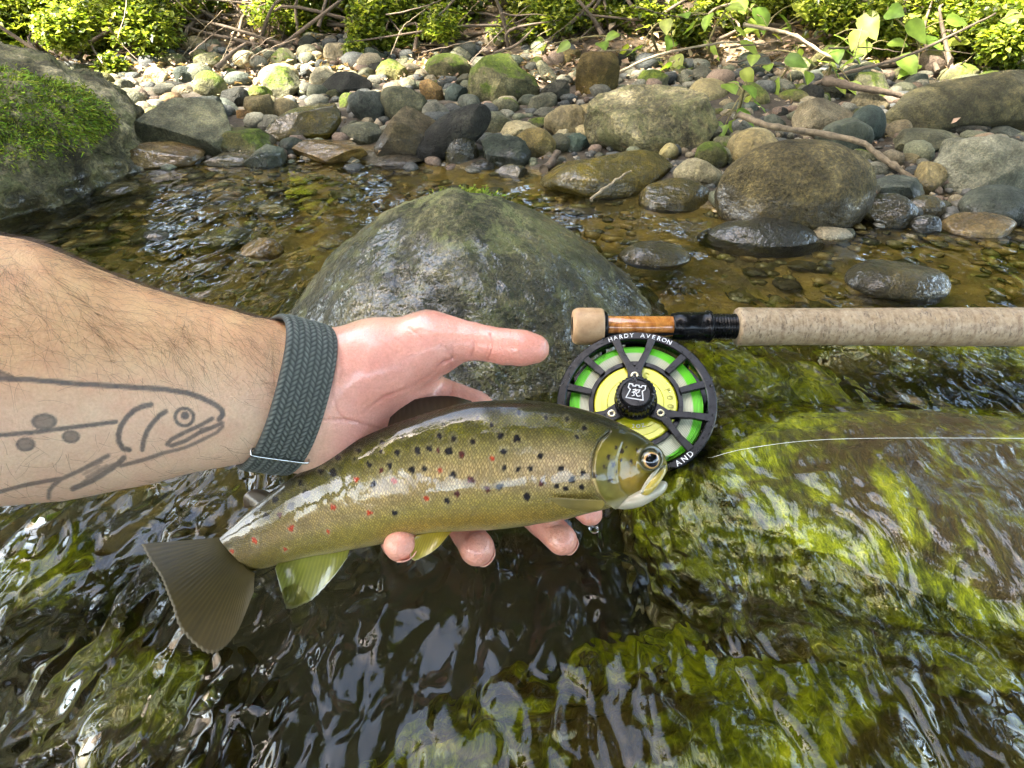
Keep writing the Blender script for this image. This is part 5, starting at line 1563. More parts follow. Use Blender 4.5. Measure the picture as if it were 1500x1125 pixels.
BLACK = [(664,642,4),(693,646,4),(733,638,4.5),(757,642,5),(644,639,4),(611,660,4.5),(629,657,4.5),(657,661,5.5),(738,661,4.5),(791,668,4.5),(739,686,3.8),(759,688,4.2),(777,687,4.5),
 (821,686,4.5),(838,704,5),(853,692,3.8),(852,713,4.2),(816,713,3.8),(828,716,3.8),(772,728,4.8),(732,713,4.8),(664,695,4.8),(655,734,4),(603,688,4.5),(622,687,4),(571,682,4.2),
 (547,710,5),(541,681,4.2),(582,663,4.2),(579,752,4.5),(449,724,6),(426,742,5.5),(390,757,5),(363,765,4),(403,732,4.5),(488,692,5.5),(495,671,4),(525,660,3.5),(558,661,3),
 (760,605,3),(800,612,3),(830,615,3.5),(856,628,3.5),(700,612,3),(650,622,3),(590,640,3),(560,648,3),(720,622,2.6),(845,640,3),(520,672,3),(470,690,3.5),(440,708,3.5)]
BROWN = [(676,666,4.5),(642,660,3.5),(793,708,4.8),(714,717,4.5),(690,703,5.2),(669,724,4),(558,688,3.5),(410,754,4)]
RED = [(721,672,3.8),(645,688,4),(577,705,4.6),(624,730,4.4),(541,751,4.4),(522,703,4.2),(488,743,5),(427,773,5),(373,792,4.4),(480,779,2.8),(418,805,3),(340,808,3)]
HEAD = [(911,662,3.4),(891,670,3),(898,681,3),(909,673,2.6),(925,675,3.2),(893,702,4.2),(870,696,3.4),(903,690,2.4),(917,655,2.4),(902,656,2.6),(885,684,2.6),(932,660,2.2)]
wob = np.column_stack([fbm(FV, 0.8, 2, 61), fbm(FV, 0.8, 2, 62)]) * 3.0
for lst, col, halo in ((BROWN, (0.075, 0.016, 0.012), 0.15), (BLACK, (0.006, 0.004, 0.005), 0.15), (RED, (0.42, 0.045, 0.012), 0.3), (HEAD, (0.03, 0.02, 0.012), 0.0)):
    for x, y, rr_ in lst:
        if col[0] > 0.3: rr_ = rr_ * 0.85
        m = (np.abs(Qf[:, 0] - x) < 16) & (np.abs(Qf[:, 1] - y) < 16) & frontf
        d = np.hypot(Qf[m, 0] + wob[m, 0] - x, (Qf[m, 1] + wob[m, 1] - y) * 0.92)
        if halo:
            C[m] = cmix(C[m], (0.42, 0.36, 0.22), np.exp(-((d - rr_ * 1.5) / 2.2) ** 2) * halo)
        C[m] = cmix(C[m], col, sstep(rr_ + 1.0, rr_ - 0.8, d))
mfish.vertices.foreach_set('co', cam2world(FV).astype(np.float32).ravel()); mfish.update()
set_col(mfish, 'Col', np.clip(C, 0, 1)); set_col(mfish, 'Head', np.column_stack([hd, tt, vv]))
arc = np.concatenate([[0], np.cumsum(np.linalg.norm(np.diff(cen_, axis=0), axis=1))])
girth = np.tile(phi / (2 * np.pi), nS)
set_uv(mfish, np.column_stack([np.repeat(arc, nR) / 100.0, girth * 1.35]))

def mat_fish():
    n = NT('trout_skin'); uv = n.n('ShaderNodeUVMap').outputs[0]
    c = n.attr('Col'); hd = n.sep(n.attr('Head'), 0); P = n.pos()
    body = n.math('SUBTRACT', 1.0, hd)
    sv = n.map(uv, (1.0, 0.92, 1.0), (0, 0, math.radians(45)))
    ed = n.voro(sv, 88, 'DISTANCE_TO_EDGE', 0.45); cell = n.voro(sv, 88, 'F1', 0.45, 1)
    dist = n.voro(sv, 88, 'F1', 0.45, 0)
    rim = n.ramp(ed, [(0.0, 0.0), (0.22, 1.0)])
    cr = n.sep(cell, 0)
    k = n.mix(rim, (0.55, 0.52, 0.45), n.mix(cr, (0.85, 0.85, 0.85), (1.45, 1.42, 1.3)))
    c2 = n.mix(body, c, n.mix(1.0, c, k, 'MULTIPLY'))
    met = n.math('MULTIPLY', body, n.math('MULTIPLY', n.ramp(cr, [(0.25, 0.0), (0.8, 1.0)]), 0.22))
    rough = n.mix(body, (0.34, 0.34, 0.34), n.mix(cr, (0.30, 0.30, 0.30), (0.50, 0.50, 0.50)))
    h = n.math('MULTIPLY', n.math('ADD', n.ramp(dist, [(0.0, 1.0), (0.7, 0.0)]), n.math('MULTIPLY', cr, 0.6)), body)
    h = n.math('ADD', h, n.math('MULTIPLY', n.noise(P, 700, 3), 0.25))
    n.set(Base_Color=c2, Roughness=n.sep(rough, 0), Specular_IOR_Level=0.18, Metallic=met, Normal=n.bump(h, 0.55, 0.0006), Subsurface_Weight=0.05, Subsurface_Scale=0.002)
    # the film of water on the flank
    n.put(n.p.inputs['Coat Weight'], n.ramp(n.noise(P, 38, 3, 0.6), [(0.38, 0.2), (0.56, 1.0)]))
    n.p.inputs['Coat Roughness'].default_value = 0.045
    n.put(n.p.inputs['Coat Normal'], n.bump(n.noise(P, 90, 3), 0.2, 0.001))
    return n.m
M_FISH = mat_fish()
fish_base = cam2world(c_mm(700, 775, 326))
fish = thing('brown_trout', 'spotted brown trout with red and black spots lying across the open hand', 'fish', tuple(fish_base))
# closed ends
me = mfish
obj('body', mfish, M_FISH, fish)

def fin_mat(name, trans, rough, coat):
    n = NT(name); c = n.attr('Col')
    n.set(Base_Color=c, Roughness=rough); n.p.inputs['Coat Weight'].default_value = coat; n.p.inputs['Coat Roughness'].default_value = 0.05
    tr = n.n('ShaderNodeBsdfTranslucent'); n.put(tr.inputs[0], c)
    m1 = n.n('ShaderNodeMixShader'); m1.inputs[0].default_value = 0.35
    tp = n.n('ShaderNodeBsdfTransparent'); n.put(tp.inputs[0], n.mix(0.6, c, (1, 1, 1)))
    m2 = n.n('ShaderNodeMixShader'); m2.inputs[0].default_value = trans
    L = n.t.links.new
    L(n.p.outputs[0], m1.inputs[1]); L(tr.outputs[0], m1.inputs[2]); L(m1.outputs[0], m2.inputs[1]); L(tp.outputs[0], m2.inputs[2]); L(m2.outputs[0], n.out.inputs[0])
    return n.m
M_FIN = fin_mat('fin', 0.12, 0.35, 0.6); M_FINS = fin_mat('tail', 0.03, 0.5, 0.08); M_FINW = fin_mat('wet_fin', 0.22, 0.3, 1.0)

def fin(name, base, outer, db, do, c_in, c_out, rays=14, mat=None, bend=0.0, amp=0.35, thick=0.45, edge=None):
    """base/outer: px polylines of the same sense; db/do depths (mm) along them"""
    nu, nvv = rays * 6 + 1, 26
    B = catmull([c_mm(x, y, d) for (x, y), d in zip(base, np.interp(np.linspace(0, 1, len(base)), np.linspace(0, 1, len(np.atleast_1d(db))), np.atleast_1d(db)))], nu)
    O = catmull([c_mm(x, y, d) for (x, y), d in zip(outer, np.interp(np.linspace(0, 1, len(outer)), np.linspace(0, 1, len(np.atleast_1d(do))), np.atleast_1d(do)))], nu)
    w = np.linspace(0, 1, nvv)[None, :, None]
    uu = np.linspace(0, 1, nu)
    O = O + (O - B) * (0.006 * np.sin(uu * rays * 2 * np.pi) + 0.014 * fbm(np.column_stack([uu * 9, uu * 0, uu * 0]), 1.0, 3, len(name)))[:, None]
    P = B[:, None] * (1 - w) + O[:, None] * w
    P[..., 2] += bend * np.sin(np.linspace(0, 1, nvv) * np.pi)[None] * 1.0
    ridge = np.abs(np.sin(uu * rays * np.pi))[:, None] * (0.3 + 0.7 * np.sin(np.pi * np.clip(np.linspace(0.02, 0.98, nvv), 0, 1)))[None]
    tk = thick * (1 - 0.7 * np.linspace(0, 1, nvv))[None] * (0.6 + 0.4 * ridge)
    A = P.copy(); A[..., 2] += tk + amp * (1 - ridge) * 0.5
    Bk = P.copy(); Bk[..., 2] += -tk + amp * (1 - ridge) * 0.5
    V = np.vstack([A.reshape(-1, 3), Bk.reshape(-1, 3)])
    F = grid_faces(nu, nvv); n1_ = nu * nvv
    loop = [i * nvv for i in range(nu)] + [(nu - 1) * nvv + j for j in range(1, nvv)] + [i * nvv + nvv - 1 for i in range(nu - 2, -1, -1)] + list(range(nvv - 2, 0, -1))
    rim = [[p, q, q + n1_, p + n1_] for p, q in zip(loop, loop[1:] + loop[:1])]
    m = new_mesh(name, cam2world(V), np.vstack([F[:, ::-1], F + n1_, np.array(rim)]))
    wv = np.tile(np.linspace(0, 1, nvv), nu)[:, None]; rd = ridge.reshape(-1, 1)
    c = (np.array(c_in) * (1 - wv) + np.array(c_out) * wv) * (0.78 + 0.36 * (1 - rd))
    c = c * (1 + 0.25 * fbm(P.reshape(-1, 3), 0.2, 3, 9)[:, None])
    if edge is not None:
        ew = sstep(0.93, 1.0, wv); c = c * (1 - ew) + np.array(edge) * ew
    set_col(m, 'Col', np.clip(np.vstack([c, c]), 0, 1))
    return obj(name, m, mat or M_FIN, fish)
fin('tail_fin', [(322, 787), (332, 800), (348, 818), (362, 832), (373, 840)], [(206, 797), (232, 838), (250, 878), (268, 925), (308, 957), (345, 930), (372, 868)], [350, 347, 343, 339, 336], [352, 335, 320, 304, 294.5, 302, 322], (0.12, 0.090, 0.022), (0.085, 0.062, 0.016), rays=34, amp=0.6, mat=M_FINS)
fin('dorsal_fin', [(693, 590), (660, 597), (625, 607), (592, 618), (566, 630)], [(690, 587), (660, 580), (622, 582), (592, 591), (573, 607)], [326, 328], [334, 338], (0.040, 0.034, 0.012), (0.022, 0.018, 0.010), rays=15, amp=0.6, edge=(0.02, 0.015, 0.012))
fin('adipose_fin', [(400, 724), (388, 733), (376, 743)], [(388, 718), (370, 717), (357, 727), (358, 744)], [340, 342], [344, 348], (0.05, 0.04, 0.014), (0.07, 0.04, 0.016), rays=2, amp=0.05, thick=0.7)
fin('anal_fin', [(514, 800), (480, 808), (445, 816), (408, 823)], [(508, 818), (486, 848), (455, 880), (424, 897), (412, 866), (403, 832)], [333, 340], [322, 330], (0.34, 0.36, 0.05), (0.26, 0.28, 0.06), rays=19, mat=M_FINW, amp=0.3, edge=(0.75, 0.75, 0.7))
fin('pelvic_fin', [(664, 776), (645, 778), (625, 781), (610, 784)], [(655, 786), (640, 803), (622, 815), (604, 820), (598, 800)], [322, 322], [316, 318], (0.50, 0.38, 0.03), (0.42, 0.38, 0.06), rays=15, mat=M_FINW, amp=0.3, edge=(0.7, 0.62, 0.3))
fin('pectoral_fin', [(884, 733), (886, 739), (880, 746)], [(845, 731), (808, 729), (812, 736), (832, 745), (862, 751)], [301.5, 303], [303.5, 306], (0.30, 0.23, 0.05), (0.24, 0.19, 0.06), rays=14, amp=0.25, thick=0.35)

# jaw, maxilla, eye
def loft(name, rows, mat, col, n=28, k=26, flat=1.0):
    R = catmull(rows, n)
    P = np.stack([c_mm(a, b, d) for a, b, d in R[:, :3]])
    T = np.gradient(P, axis=0); T /= np.linalg.norm(T, axis=1)[:, None]
    Zc = np.array([0, 0, 1.0]); Bv = np.cross(Zc, T); Bv /= np.linalg.norm(Bv, axis=1)[:, None]
    th_ = np.linspace(0, 2 * np.pi, k, endpoint=False)
    V = P[:, None] + R[:, 3, None, None] * (np.cos(th_)[None, :, None] * Bv[:, None] + flat * np.sin(th_)[None, :, None] * Zc)
    F = grid_faces(n, k, False, True).tolist() + [list(range(k))[::-1], list(range((n - 1) * k, n * k))]
    m = new_mesh(name, cam2world(V.reshape(-1, 3)), F)
    set_col(m, 'Col', np.tile(col, (n * k, 1)) * (1 + 0.15 * fbm(V.reshape(-1, 3), 0.3, 3, 3)[:, None]))
    set_col(m, 'Head', np.tile([1, 0, 0], (n * k, 1)))
    m.uv_layers.new(name='UVMap')
    return obj(name, m, mat, fish)
loft('lower_jaw', [(898, 738, 319, 2.2), (915, 735, 317, 3.6), (935, 729, 316, 4.2), (955, 720, 316, 3.6), (968, 713, 317, 2.9), (975, 709, 318, 1.6), (977.5, 708, 318, 0.2)], M_FISH, [0.42, 0.385, 0.28], flat=1.5)
loft('maxilla', [(975, 686, 314, 0.3), (971, 692, 312, 1.3), (963, 702, 310, 1.9), (953, 713, 309.5, 2.2), (945, 721, 310, 1.9), (939, 727, 311.5, 0.3)], M_FISH, [0.42, 0.32, 0.06], flat=0.5)
loft('lip', [(966, 686, 312.5, 0.2), (958, 694, 310.5, 0.9), (949, 706, 309.5, 1.0), (941, 719, 309.5, 0.8), (938, 724, 310, 0.2)], M_FISH, [0.42, 0.38, 0.26], flat=0.6)
def sphere_part(name, P, r, mat, parent, colfn, squash=1.0, axis=(0, 0, 1)):
    V, F = ico(5)
    q = Vector((0, 0, 1)).rotation_difference(Vector(axis)).to_matrix()
    Wv = (V * [1, 1, squash]) @ np.array(q).T * r + P
    m = new_mesh(name, cam2world(Wv), F)
    set_col(m, 'Col', colfn(V))
    return obj(name, m, mat, parent)
n_ = NT('eye'); n_.set(Base_Color=n_.attr('Col'), Roughness=0.06); n_.p.inputs['Coat Weight'].default_value = 1.0; n_.p.inputs['Coat Roughness'].default_value = 0.02; M_EYE = n_.m
def eyecol(V):
    r_ = np.arccos(np.clip(V[:, 2], -1, 1))
    c = np.tile([0.05, 0.048, 0.02], (len(V), 1))
    c = cmix(c, (0.42, 0.25, 0.06), sstep(1.0, 0.92, r_)); c = cmix(c, (0.55, 0.30, 0.16), np.exp(-((r_ - 0.76) / 0.05) ** 2))
    c = cmix(c, (0.003, 0.003, 0.004), sstep(0.75, 0.69, r_))
    return c
sphere_part('eye', c_mm(952.5, 674, 310.8), 4.7, M_EYE, fish, eyecol, 0.72, (0.12, 0.05, 1))

# a drop of water hanging by the fingertip
n_ = NT('water_drop'); n_.p.inputs['Transmission Weight'].default_value = 1.0; n_.set(Roughness=0.0, IOR=1.333, Base_Color=(1, 1, 1)); M_DROP = n_.m
V, F = ico(4)
Vd = V * [2.6, 1.9, 1.9]; Vd[:, 1] += 0.25 * np.maximum(-V[:, 0], 0) ** 2 * 4
o = obj('water_drop', new_mesh('water_drop', cam2world(Vd + c_mm(870, 776, 338)), F), M_DROP, loc=tuple(cam2world(c_mm(870, 776, 338))))
tag(o, 'clear water drop hanging just below the index fingertip under the trout', 'water drop')
# ------------------------------------------------------------------ fly rod and reel
def lathe_x(px_r, d, n=48, y=478.0, y2=479.0, seg=None):
    """surface of revolution about the rod's axis; rows of (px, half width px)"""
    s = d / FPX
    P = []
    th_ = np.linspace(0, 2 * np.pi, n, endpoint=False)
    rows = np.array(px_r, float)
    cy = np.interp(rows[:, 0], [838, 1500], [y, y2])
    V = []
    for (px, hw), yy in zip(rows, cy):
        c = c_mm(px, yy, d)
        V.append(c + hw * s * np.column_stack([0 * th_, np.cos(th_), np.sin(th_)]))
    V = np.vstack(V)
    F = grid_faces(len(rows), n, False, True).tolist() + [list(range(n))[::-1], list(range((len(rows) - 1) * n, len(rows) * n))]
    return cam2world(V), F
RD = 462.0
n_ = NT('cork'); P_ = n_.pos()
ring_ = n_.noise(n_.map(P_, (1, 0.02, 0.02)), 330, 2, 0.6)
cl = n_.noise(P_, 260, 4, 0.7); pit = n_.ramp(n_.noise(n_.map(P_, (1.6, 0.7, 0.7)), 330, 4, 0.75, 1.0), [(0.56, 0.0), (0.64, 1.0)])
cc = n_.ramp(cl, [(0.28, (0.22, 0.15, 0.085)), (0.5, (0.36, 0.27, 0.165)), (0.75, (0.48, 0.385, 0.26))])
cc = n_.mix(n_.ramp(ring_, [(0.38, 0.55), (0.5, 0.0)]), cc, n_.mix(1.0, cc, (0.66, 0.6, 0.55), 'MULTIPLY'))
cc = n_.mix(n_.math('MULTIPLY', pit, 0.8), cc, (0.10, 0.06, 0.03))
n_.set(Base_Color=cc, Roughness=0.42, Normal=n_.bump(n_.math('SUBTRACT', n_.math('MULTIPLY', cl, 0.4), pit), 0.6, 0.0012)); M_CORK = n_.m
n_ = NT('cork_new'); P_ = n_.pos()
pit = n_.ramp(n_.noise(n_.map(P_, (1, 1, 1)), 420, 3, 0.7, 1.5), [(0.62, 0.0), (0.68, 1.0)])
cc = n_.ramp(n_.noise(P_, 200, 3), [(0.3, (0.42, 0.25, 0.12)), (0.7, (0.56, 0.37, 0.20))])
cc = n_.mix(n_.math('MULTIPLY', pit, 0.5), cc, (0.16, 0.09, 0.04))
n_.set(Base_Color=cc, Roughness=0.5, Normal=n_.bump(pit, 0.4, 0.0008)); M_CORK2 = n_.m
n_ = NT('black_metal'); P_ = n_.pos()
n_.set(Base_Color=(0.005, 0.005, 0.0055), Metallic=0.0, Roughness=n_.ramp(n_.noise(P_, 160, 3), [(0.35, 0.12), (0.65, 0.30)]), Specular_IOR_Level=0.22)
M_BLACK = n_.m
n_ = NT('burl_wood'); P_ = n_.pos()
wv_ = n_.noise(n_.map(P_, (1, 0.5, 0.5)), 130, 4, 0.6, 2.2)
n_.set(Base_Color=n_.ramp(wv_, [(0.3, (0.26, 0.075, 0.012)), (0.5, (0.50, 0.19, 0.04)), (0.7, (0.68, 0.30, 0.075))]), Roughness=0.2)
n_.p.inputs['Coat Weight'].default_value = 1.0; n_.p.inputs['Coat Roughness'].default_value = 0.06; M_WOOD = n_.m

rod = thing('fly_rod', 'fly rod handle with long cork grip and orange burl reel seat resting on the boulder', 'fishing rod', tuple(cam2world(c_mm(850, 478, RD))))
V, F = lathe_x([(838, 15), (838.3, 21), (840, 24.5), (844, 26.5), (850, 27.2), (870, 27), (880, 26.3), (883, 25), (883.2, 14)], RD, 56); part('butt_cork', V, F, M_CORK2, rod)
V, F = lathe_x([(882, 16), (882.2, 21), (884, 22), (887, 22), (889, 19), (889.2, 14)], RD); part('end_ring', V, F, M_BLACK, rod)
V, F = lathe_x([(888.5, 10), (888.7, 15), (889.5, 15.4), (985, 15.4), (986, 15), (986.2, 10)], RD); part('burl_insert', V, F, M_WOOD, rod)
V, F = lathe_x([(984, 12), (984.2, 19.5), (986, 20), (990, 20), (991, 21), (1008, 21.5), (1010, 20.5), (1024, 21.5), (1033, 21.5), (1034, 23.5), (1038, 24), (1040, 23), (1040.3, 15)], RD, 64); part('locking_ring', V, F, M_BLACK, rod)
th_rows = [(1039.8, 12)]
for x in np.arange(1041, 1078, 1.0): th_rows.append((x, 17.6 + 1.3 * math.sin(x * 2 * math.pi / 4.2)))
th_rows.append((1079, 12))
V, F = lathe_x(th_rows, RD); part('thread', V, F, M_BLACK, rod)
rows = [(1077.5, 14), (1078, 24), (1079, 26.5), (1082, 28)]
for x in np.arange(1086, 1780, 6):
    rows.append((x, np.interp(x, [1080, 1110, 1160, 1250, 1400, 1500, 1780], [28.2, 27.6, 27.0, 27.3, 28.3, 28.6, 25]) + 0.16 * math.sin(x * 1.7) + 0.12 * math.sin(x * 0.31)))
rows.append((1782, 10))
V, F = lathe_x(rows, RD, 64); part('cork_grip', V, F, M_CORK, rod)

# reel -------------------------------------------------------------
RC = c_mm(931, 588, 431)
rn = np.array([-0.15, 0.40, 0.90]); rn /= np.linalg.norm(rn)
ry_ = np.array([0.03, 1, 0]) - rn * (rn @ np.array([0.03, 1, 0])); ry_ /= np.linalg.norm(ry_)
rx_ = np.cross(ry_, rn)
def reel_w(P):
    P = np.asarray(P, float).reshape(-1, 3)
    return cam2world(RC + P[:, :1] * rx_ + P[:, 1:2] * ry_ + P[:, 2:] * rn)
def lathe_z(prof, n=96, closed=True, wob=None):
    """prof rows r,z (closed loop); about the reel axis"""
    th_ = np.linspace(0, 2 * np.pi, n, endpoint=False)
    prof = np.array(prof, float)
    R = prof[:, 0][None] * np.ones((n, 1))
    if wob is not None: R = R + wob(th_[:, None], prof)
    V = np.stack([R * np.cos(th_)[:, None], R * np.sin(th_)[:, None], np.repeat(prof[None, :, 1], n, 0)], -1).reshape(-1, 3)
    return V, grid_faces(n, len(prof), True, closed)[:, ::-1].tolist()
reel = thing('fly_reel', 'black open-frame fly reel with yellow drag disc and bright green line beside the trout', 'fishing reel', tuple(reel_w([0, -51, -15])[0]))
def rp(name, VF, mat, parent=None, smooth=False):
    return part(name, reel_w(VF[0]), VF[1], mat, parent or reel, smooth)
def bevring(r0, r1, z0, z1, b=0.5):
    return [(r1 - b, z0), (r1, z0 - b), (r1, z1 + b), (r1 - b, z1), (r0 + b, z1), (r0, z1 + b), (r0, z0 - b), (r0 + b, z0)]
spool_rim = rp('spool_rim', lathe_z(bevring(45.2, 51, 0, -4.2, 0.7), 128), M_BLACK)
rp('frame_ring', lathe_z(bevring(46.5, 50.6, -6.0, -10, 0.8), 128), M_BLACK)
rp('frame_ring', lathe_z(bevring(44.5, 50.6, -23, -28, 1.0), 128), M_BLACK)
for k in range(10):
    a = math.radians(k * 36 + 10)
    c = np.array([48.3 * math.cos(a), 48.3 * math.sin(a)])
    th_ = np.linspace(0, 2 * np.pi, 10, endpoint=False)
    V = np.vstack([np.column_stack([c[0] + 1.7 * np.cos(th_), c[1] + 1.7 * np.sin(th_), np.full(10, z)]) for z in (-9.5, -23.5)])
    rp('frame_pillar', (V, grid_faces(2, 10, False, True).tolist()), M_BLACK, smooth=True)
rp('back_plate', lathe_z([(0.5, -25), (44.8, -25), (44.8, -26.5), (0.5, -26.5)], 64, True), M_BLACK)
n_ = NT('fly_line'); n_.set(Base_Color=n_.attr('Col'), Roughness=0.3); M_LINE = n_.m
# wound line: coils seen from the side
prof = []
for k in range(15):
    for j in range(6):
        prof.append((29.5 + k * 0.92 + j * 0.153, -5.2 - 0.012 * (k - 4) ** 2 + 0.35 * math.sin((j + 0.5) / 6 * math.pi) - (0.9 if k > 12 else 0)))
prof += [(43.6, -21), (29.5, -21)]
Vl, Fl = lathe_z(prof, 160, True)
rad = np.hypot(Vl[:, 0], Vl[:, 1]); angv = np.arctan2(Vl[:, 1], Vl[:, 0])
g = sstep(36.2, 37.6, rad + 0.8 * np.sin(angv * 2 + 1.0) - 2.2 * sstep(0.3, -0.9, angv) * (angv > -2))
cl_ = np.array([0.55, 0.56, 0.40]) * (1 - g[:, None]) + np.array([0.13, 0.62, 0.008]) * g[:, None]
cl_ = cl_ * (1 + 0.34 * np.sin(rad * 6.8 + 1.5 * np.sin(angv * 2))[:, None])
m = new_mesh('line', reel_w(Vl), Fl); set_col(m, 'Col', np.clip(cl_, 0, 1)); obj('wound_line', m, M_LINE, reel)
rp('spool_hub', lathe_z([(27.5, -3.0), (30.2, -3.0), (30.2, -22), (27.5, -22)], 96), M_BLACK)
# spokes between the windows
def bar(p0, p1, w0, w1, z0, z1, b=0.35):
    p0, p1 = np.array(p0, float), np.array(p1, float)
    d = (p1 - p0) / np.linalg.norm(p1 - p0); nrm = np.array([-d[1], d[0]])
    V = []
    for z, q in ((z0 - b, 0), (z0, b), ):
        for p, w in ((p0, w0), (p1, w1)):
            for s in (-1, 1): V.append([*(p + nrm * s * (w / 2 - q)), z])
    for p, w in ((p0, w0), (p1, w1)):
        for s in (-1, 1): V.append([*(p + nrm * s * w / 2), z1])
    # index: 0-3 side top (p0-,p0+,p1-,p1+), 4-7 top face, 8-11 bottom
    F = [[4, 6, 7, 5], [0, 2, 6, 4], [5, 7, 3, 1], [4, 5, 1, 0], [2, 3, 7, 6], [8, 10, 2, 0], [1, 3, 11, 9], [0, 1, 9, 8], [10, 11, 3, 2], [9, 11, 10, 8]]
    return np.array(V), F
def pol(r_, a): return (r_ * math.cos(math.radians(a)), r_ * math.sin(math.radians(a)))
A0 = 3
for k in range(12):
    a = 75 + 30 * k + A0
    if (k % 4) in (0, 1): continue            # the Y arms cross there
    rp('spoke', bar(pol(29.5, a), pol(46, a), 4.2, 5.2, -0.5, -3.4), M_BLACK)
ARMS = (90, 210, 330)
def arm_poly(a):
    """flat outline of one Y arm"""
    parts = [bar(pol(9, a), pol(23, a), 11, 8.5, 1.6, -1.6)]
    for s in (-1, 1):
        c = [pol(20.5, a + s * 3), pol(27.5, a + s * 9.5), pol(36, a + s * 13.5), pol(46.2, a + s * 15)]
        ws = [6.4, 4.4, 4.2, 5.4]
        for q in range(3):
            parts.append(bar(c[q], c[q + 1], ws[q], ws[q + 1], 1.45 - 0.05 * q - 0.02 * s, -1.5 + 0.03 * q))
    return merge(parts)
for a in ARMS: rp('spool_arm', arm_poly(a + A0), M_BLACK)
n_ = NT('drag_yellow'); n_.set(Base_Color=(0.62, 0.60, 0.012), Roughness=0.32, Metallic=0.15)
n_.p.inputs['Coat Weight'].default_value = 0.6; n_.p.inputs['Coat Roughness'].default_value = 0.06; M_YEL = n_.m
rp('drag_disc', lathe_z([(10, -2.6), (17.8, -2.6), (18.0, -3.0), (18.3, -2.6), (22.4, -2.7), (22.6, -3.2), (25.8, -3.2), (26.8, -4.0), (26.8, -8), (10, -8)], 96), M_YEL)
n_ = NT('white_print'); n_.set(Base_Color=(0.78, 0.78, 0.76), Roughness=0.5); M_WHITE = n_.m
disc = bpy.data.objects.get('drag_disc')
# cap
cap_prof = [(0.3, 14.2), (8.6, 14.2), (9.0, 13.9), (9.6, 14.3), (11.0, 14.0), (12.2, 12.8), (12.6, 11.8), (12.6, 4.0), (12.9, 3.4), (13.6, 3.2), (13.6, 1.2), (0.3, 1.2)]
cap = rp('drag_cap', lathe_z(cap_prof, 160, True, lambda t, p: np.where((p[:, 1] > 3.5) & (p[:, 1] < 13) & (p[:, 0] > 12), 0.28 * np.cos(t * 30), 0.0)), M_BLACK, smooth=False)
# castle emblem on the cap: strokes
def strokes(lines, w, z, scale, rot, ox=0, oy=0, closed=False):
    c, s = math.cos(rot), math.sin(rot)
    parts = []
    for i, pl in enumerate(lines):
        for q, (p, r_) in enumerate(zip(pl[:-1], pl[1:])):
            P0 = (ox + scale * (p[0] * c - p[1] * s), oy + scale * (p[0] * s + p[1] * c)); P1 = (ox + scale * (r_[0] * c - r_[1] * s), oy + scale * (r_[0] * s + r_[1] * c))
            d = np.array(P1) - np.array(P0); d = d / (np.linalg.norm(d) + 1e-9) * w * 0.45
            parts.append(bar(np.array(P0) - d, np.array(P1) + d, w, w, z + 0.001 * q, z - 0.15, 0.02))
    return merge(parts)
castle = [[(-1.0, -0.75), (-0.68, 0.30), (-0.95, 0.52), (-0.90, 1.0), (-0.52, 0.98), (-0.48, 0.78), (-0.18, 0.78), (-0.16, 0.95), (0.20, 0.95), (0.22, 0.76), (0.50, 0.76), (0.54, 0.98), (0.92, 0.98), (0.92, 0.52), (0.66, 0.30), (0.92, -0.75), (-1.0, -0.75)]]
hsig = [[(-0.35, -0.42), (-0.12, -0.35), (-0.30, 0.05), (-0.42, -0.02)], [(-0.30, 0.05), (0.05, 0.35), (0.36, 0.42), (0.30, 0.15), (0.02, -0.10), (-0.2, 0.12)], [(0.02, -0.10), (0.22, -0.40), (0.50, -0.30)], [(-0.36, 0.3), (-0.1, 0.42), (0.0, 0.2)]]
rp('castle_emblem', strokes(castle, 0.62, 14.45, 5.6, math.radians(-8)), M_WHITE, cap)
rp('emblem_letter', strokes(hsig, 0.55, 14.45, 5.6, math.radians(-8)), M_WHITE, cap)
# screws on the arms
n_ = NT('bronze'); n_.set(Base_Color=(0.70, 0.62, 0.40), Metallic=0.8, Roughness=0.25); M_BRONZE = n_.m
for a in ARMS:
    V, F = lathe_z([(1.3, 2.3), (2.4, 2.3), (2.7, 2.0), (2.7, 1.0), (1.1, 1.0), (1.1, 1.7)], 24)
    V = V + [*pol(17.6, a + A0), 0]
    rp('screw', (V, F), M_BRONZE, smooth=True)
# lettering
def glyph(ch, size):
    cu = bpy.data.curves.new('t', 'FONT'); cu.body = ch; cu.size = size; cu.align_x = 'CENTER'; cu.extrude = 0.08; cu.resolution_u = 3; cu.offset = 0.03
    ob = bpy.data.objects.new('t', cu); COL.objects.link(ob)
    me = bpy.data.meshes.new_from_object(ob.evaluated_get(bpy.context.evaluated_depsgraph_get()))
    V = np.array([v.co[:] for v in me.vertices]).reshape(-1, 3); F = [list(p.vertices) for p in me.polygons]
    bpy.data.objects.remove(ob); bpy.data.curves.remove(cu); bpy.data.meshes.remove(me)
    return V, F
def arc_text(txt, radius, a_mid, size, step, z, flip=False):
    parts = []
    n_c = len(txt)
    for i, ch in enumerate(txt):
        if ch == ' ': continue
        V, F = glyph(ch, size)
        if len(V) == 0: continue
        a = a_mid - ((i - (n_c - 1) / 2) * step) * (-1 if flip else 1)
        rot = math.radians(a - 90 + (180 if flip else 0))
        c, s = math.cos(rot), math.sin(rot)
        V = V - [0, size * 0.35, 0]
        P = np.column_stack([V[:, 0] * c - V[:, 1] * s, V[:, 0] * s + V[:, 1] * c, V[:, 2] + z])
        P[:, :2] += pol(radius, a)
        parts.append((P, F))
    return merge(parts)
rp('lettering', arc_text('HARDY AVERON', 48.2, 88, 4.3, 4.35, 0.12), M_WHITE, spool_rim)
rp('lettering', arc_text('AND', 48.0, -50.5, 5.0, 5.6, 0.12, True), M_WHITE, spool_rim)
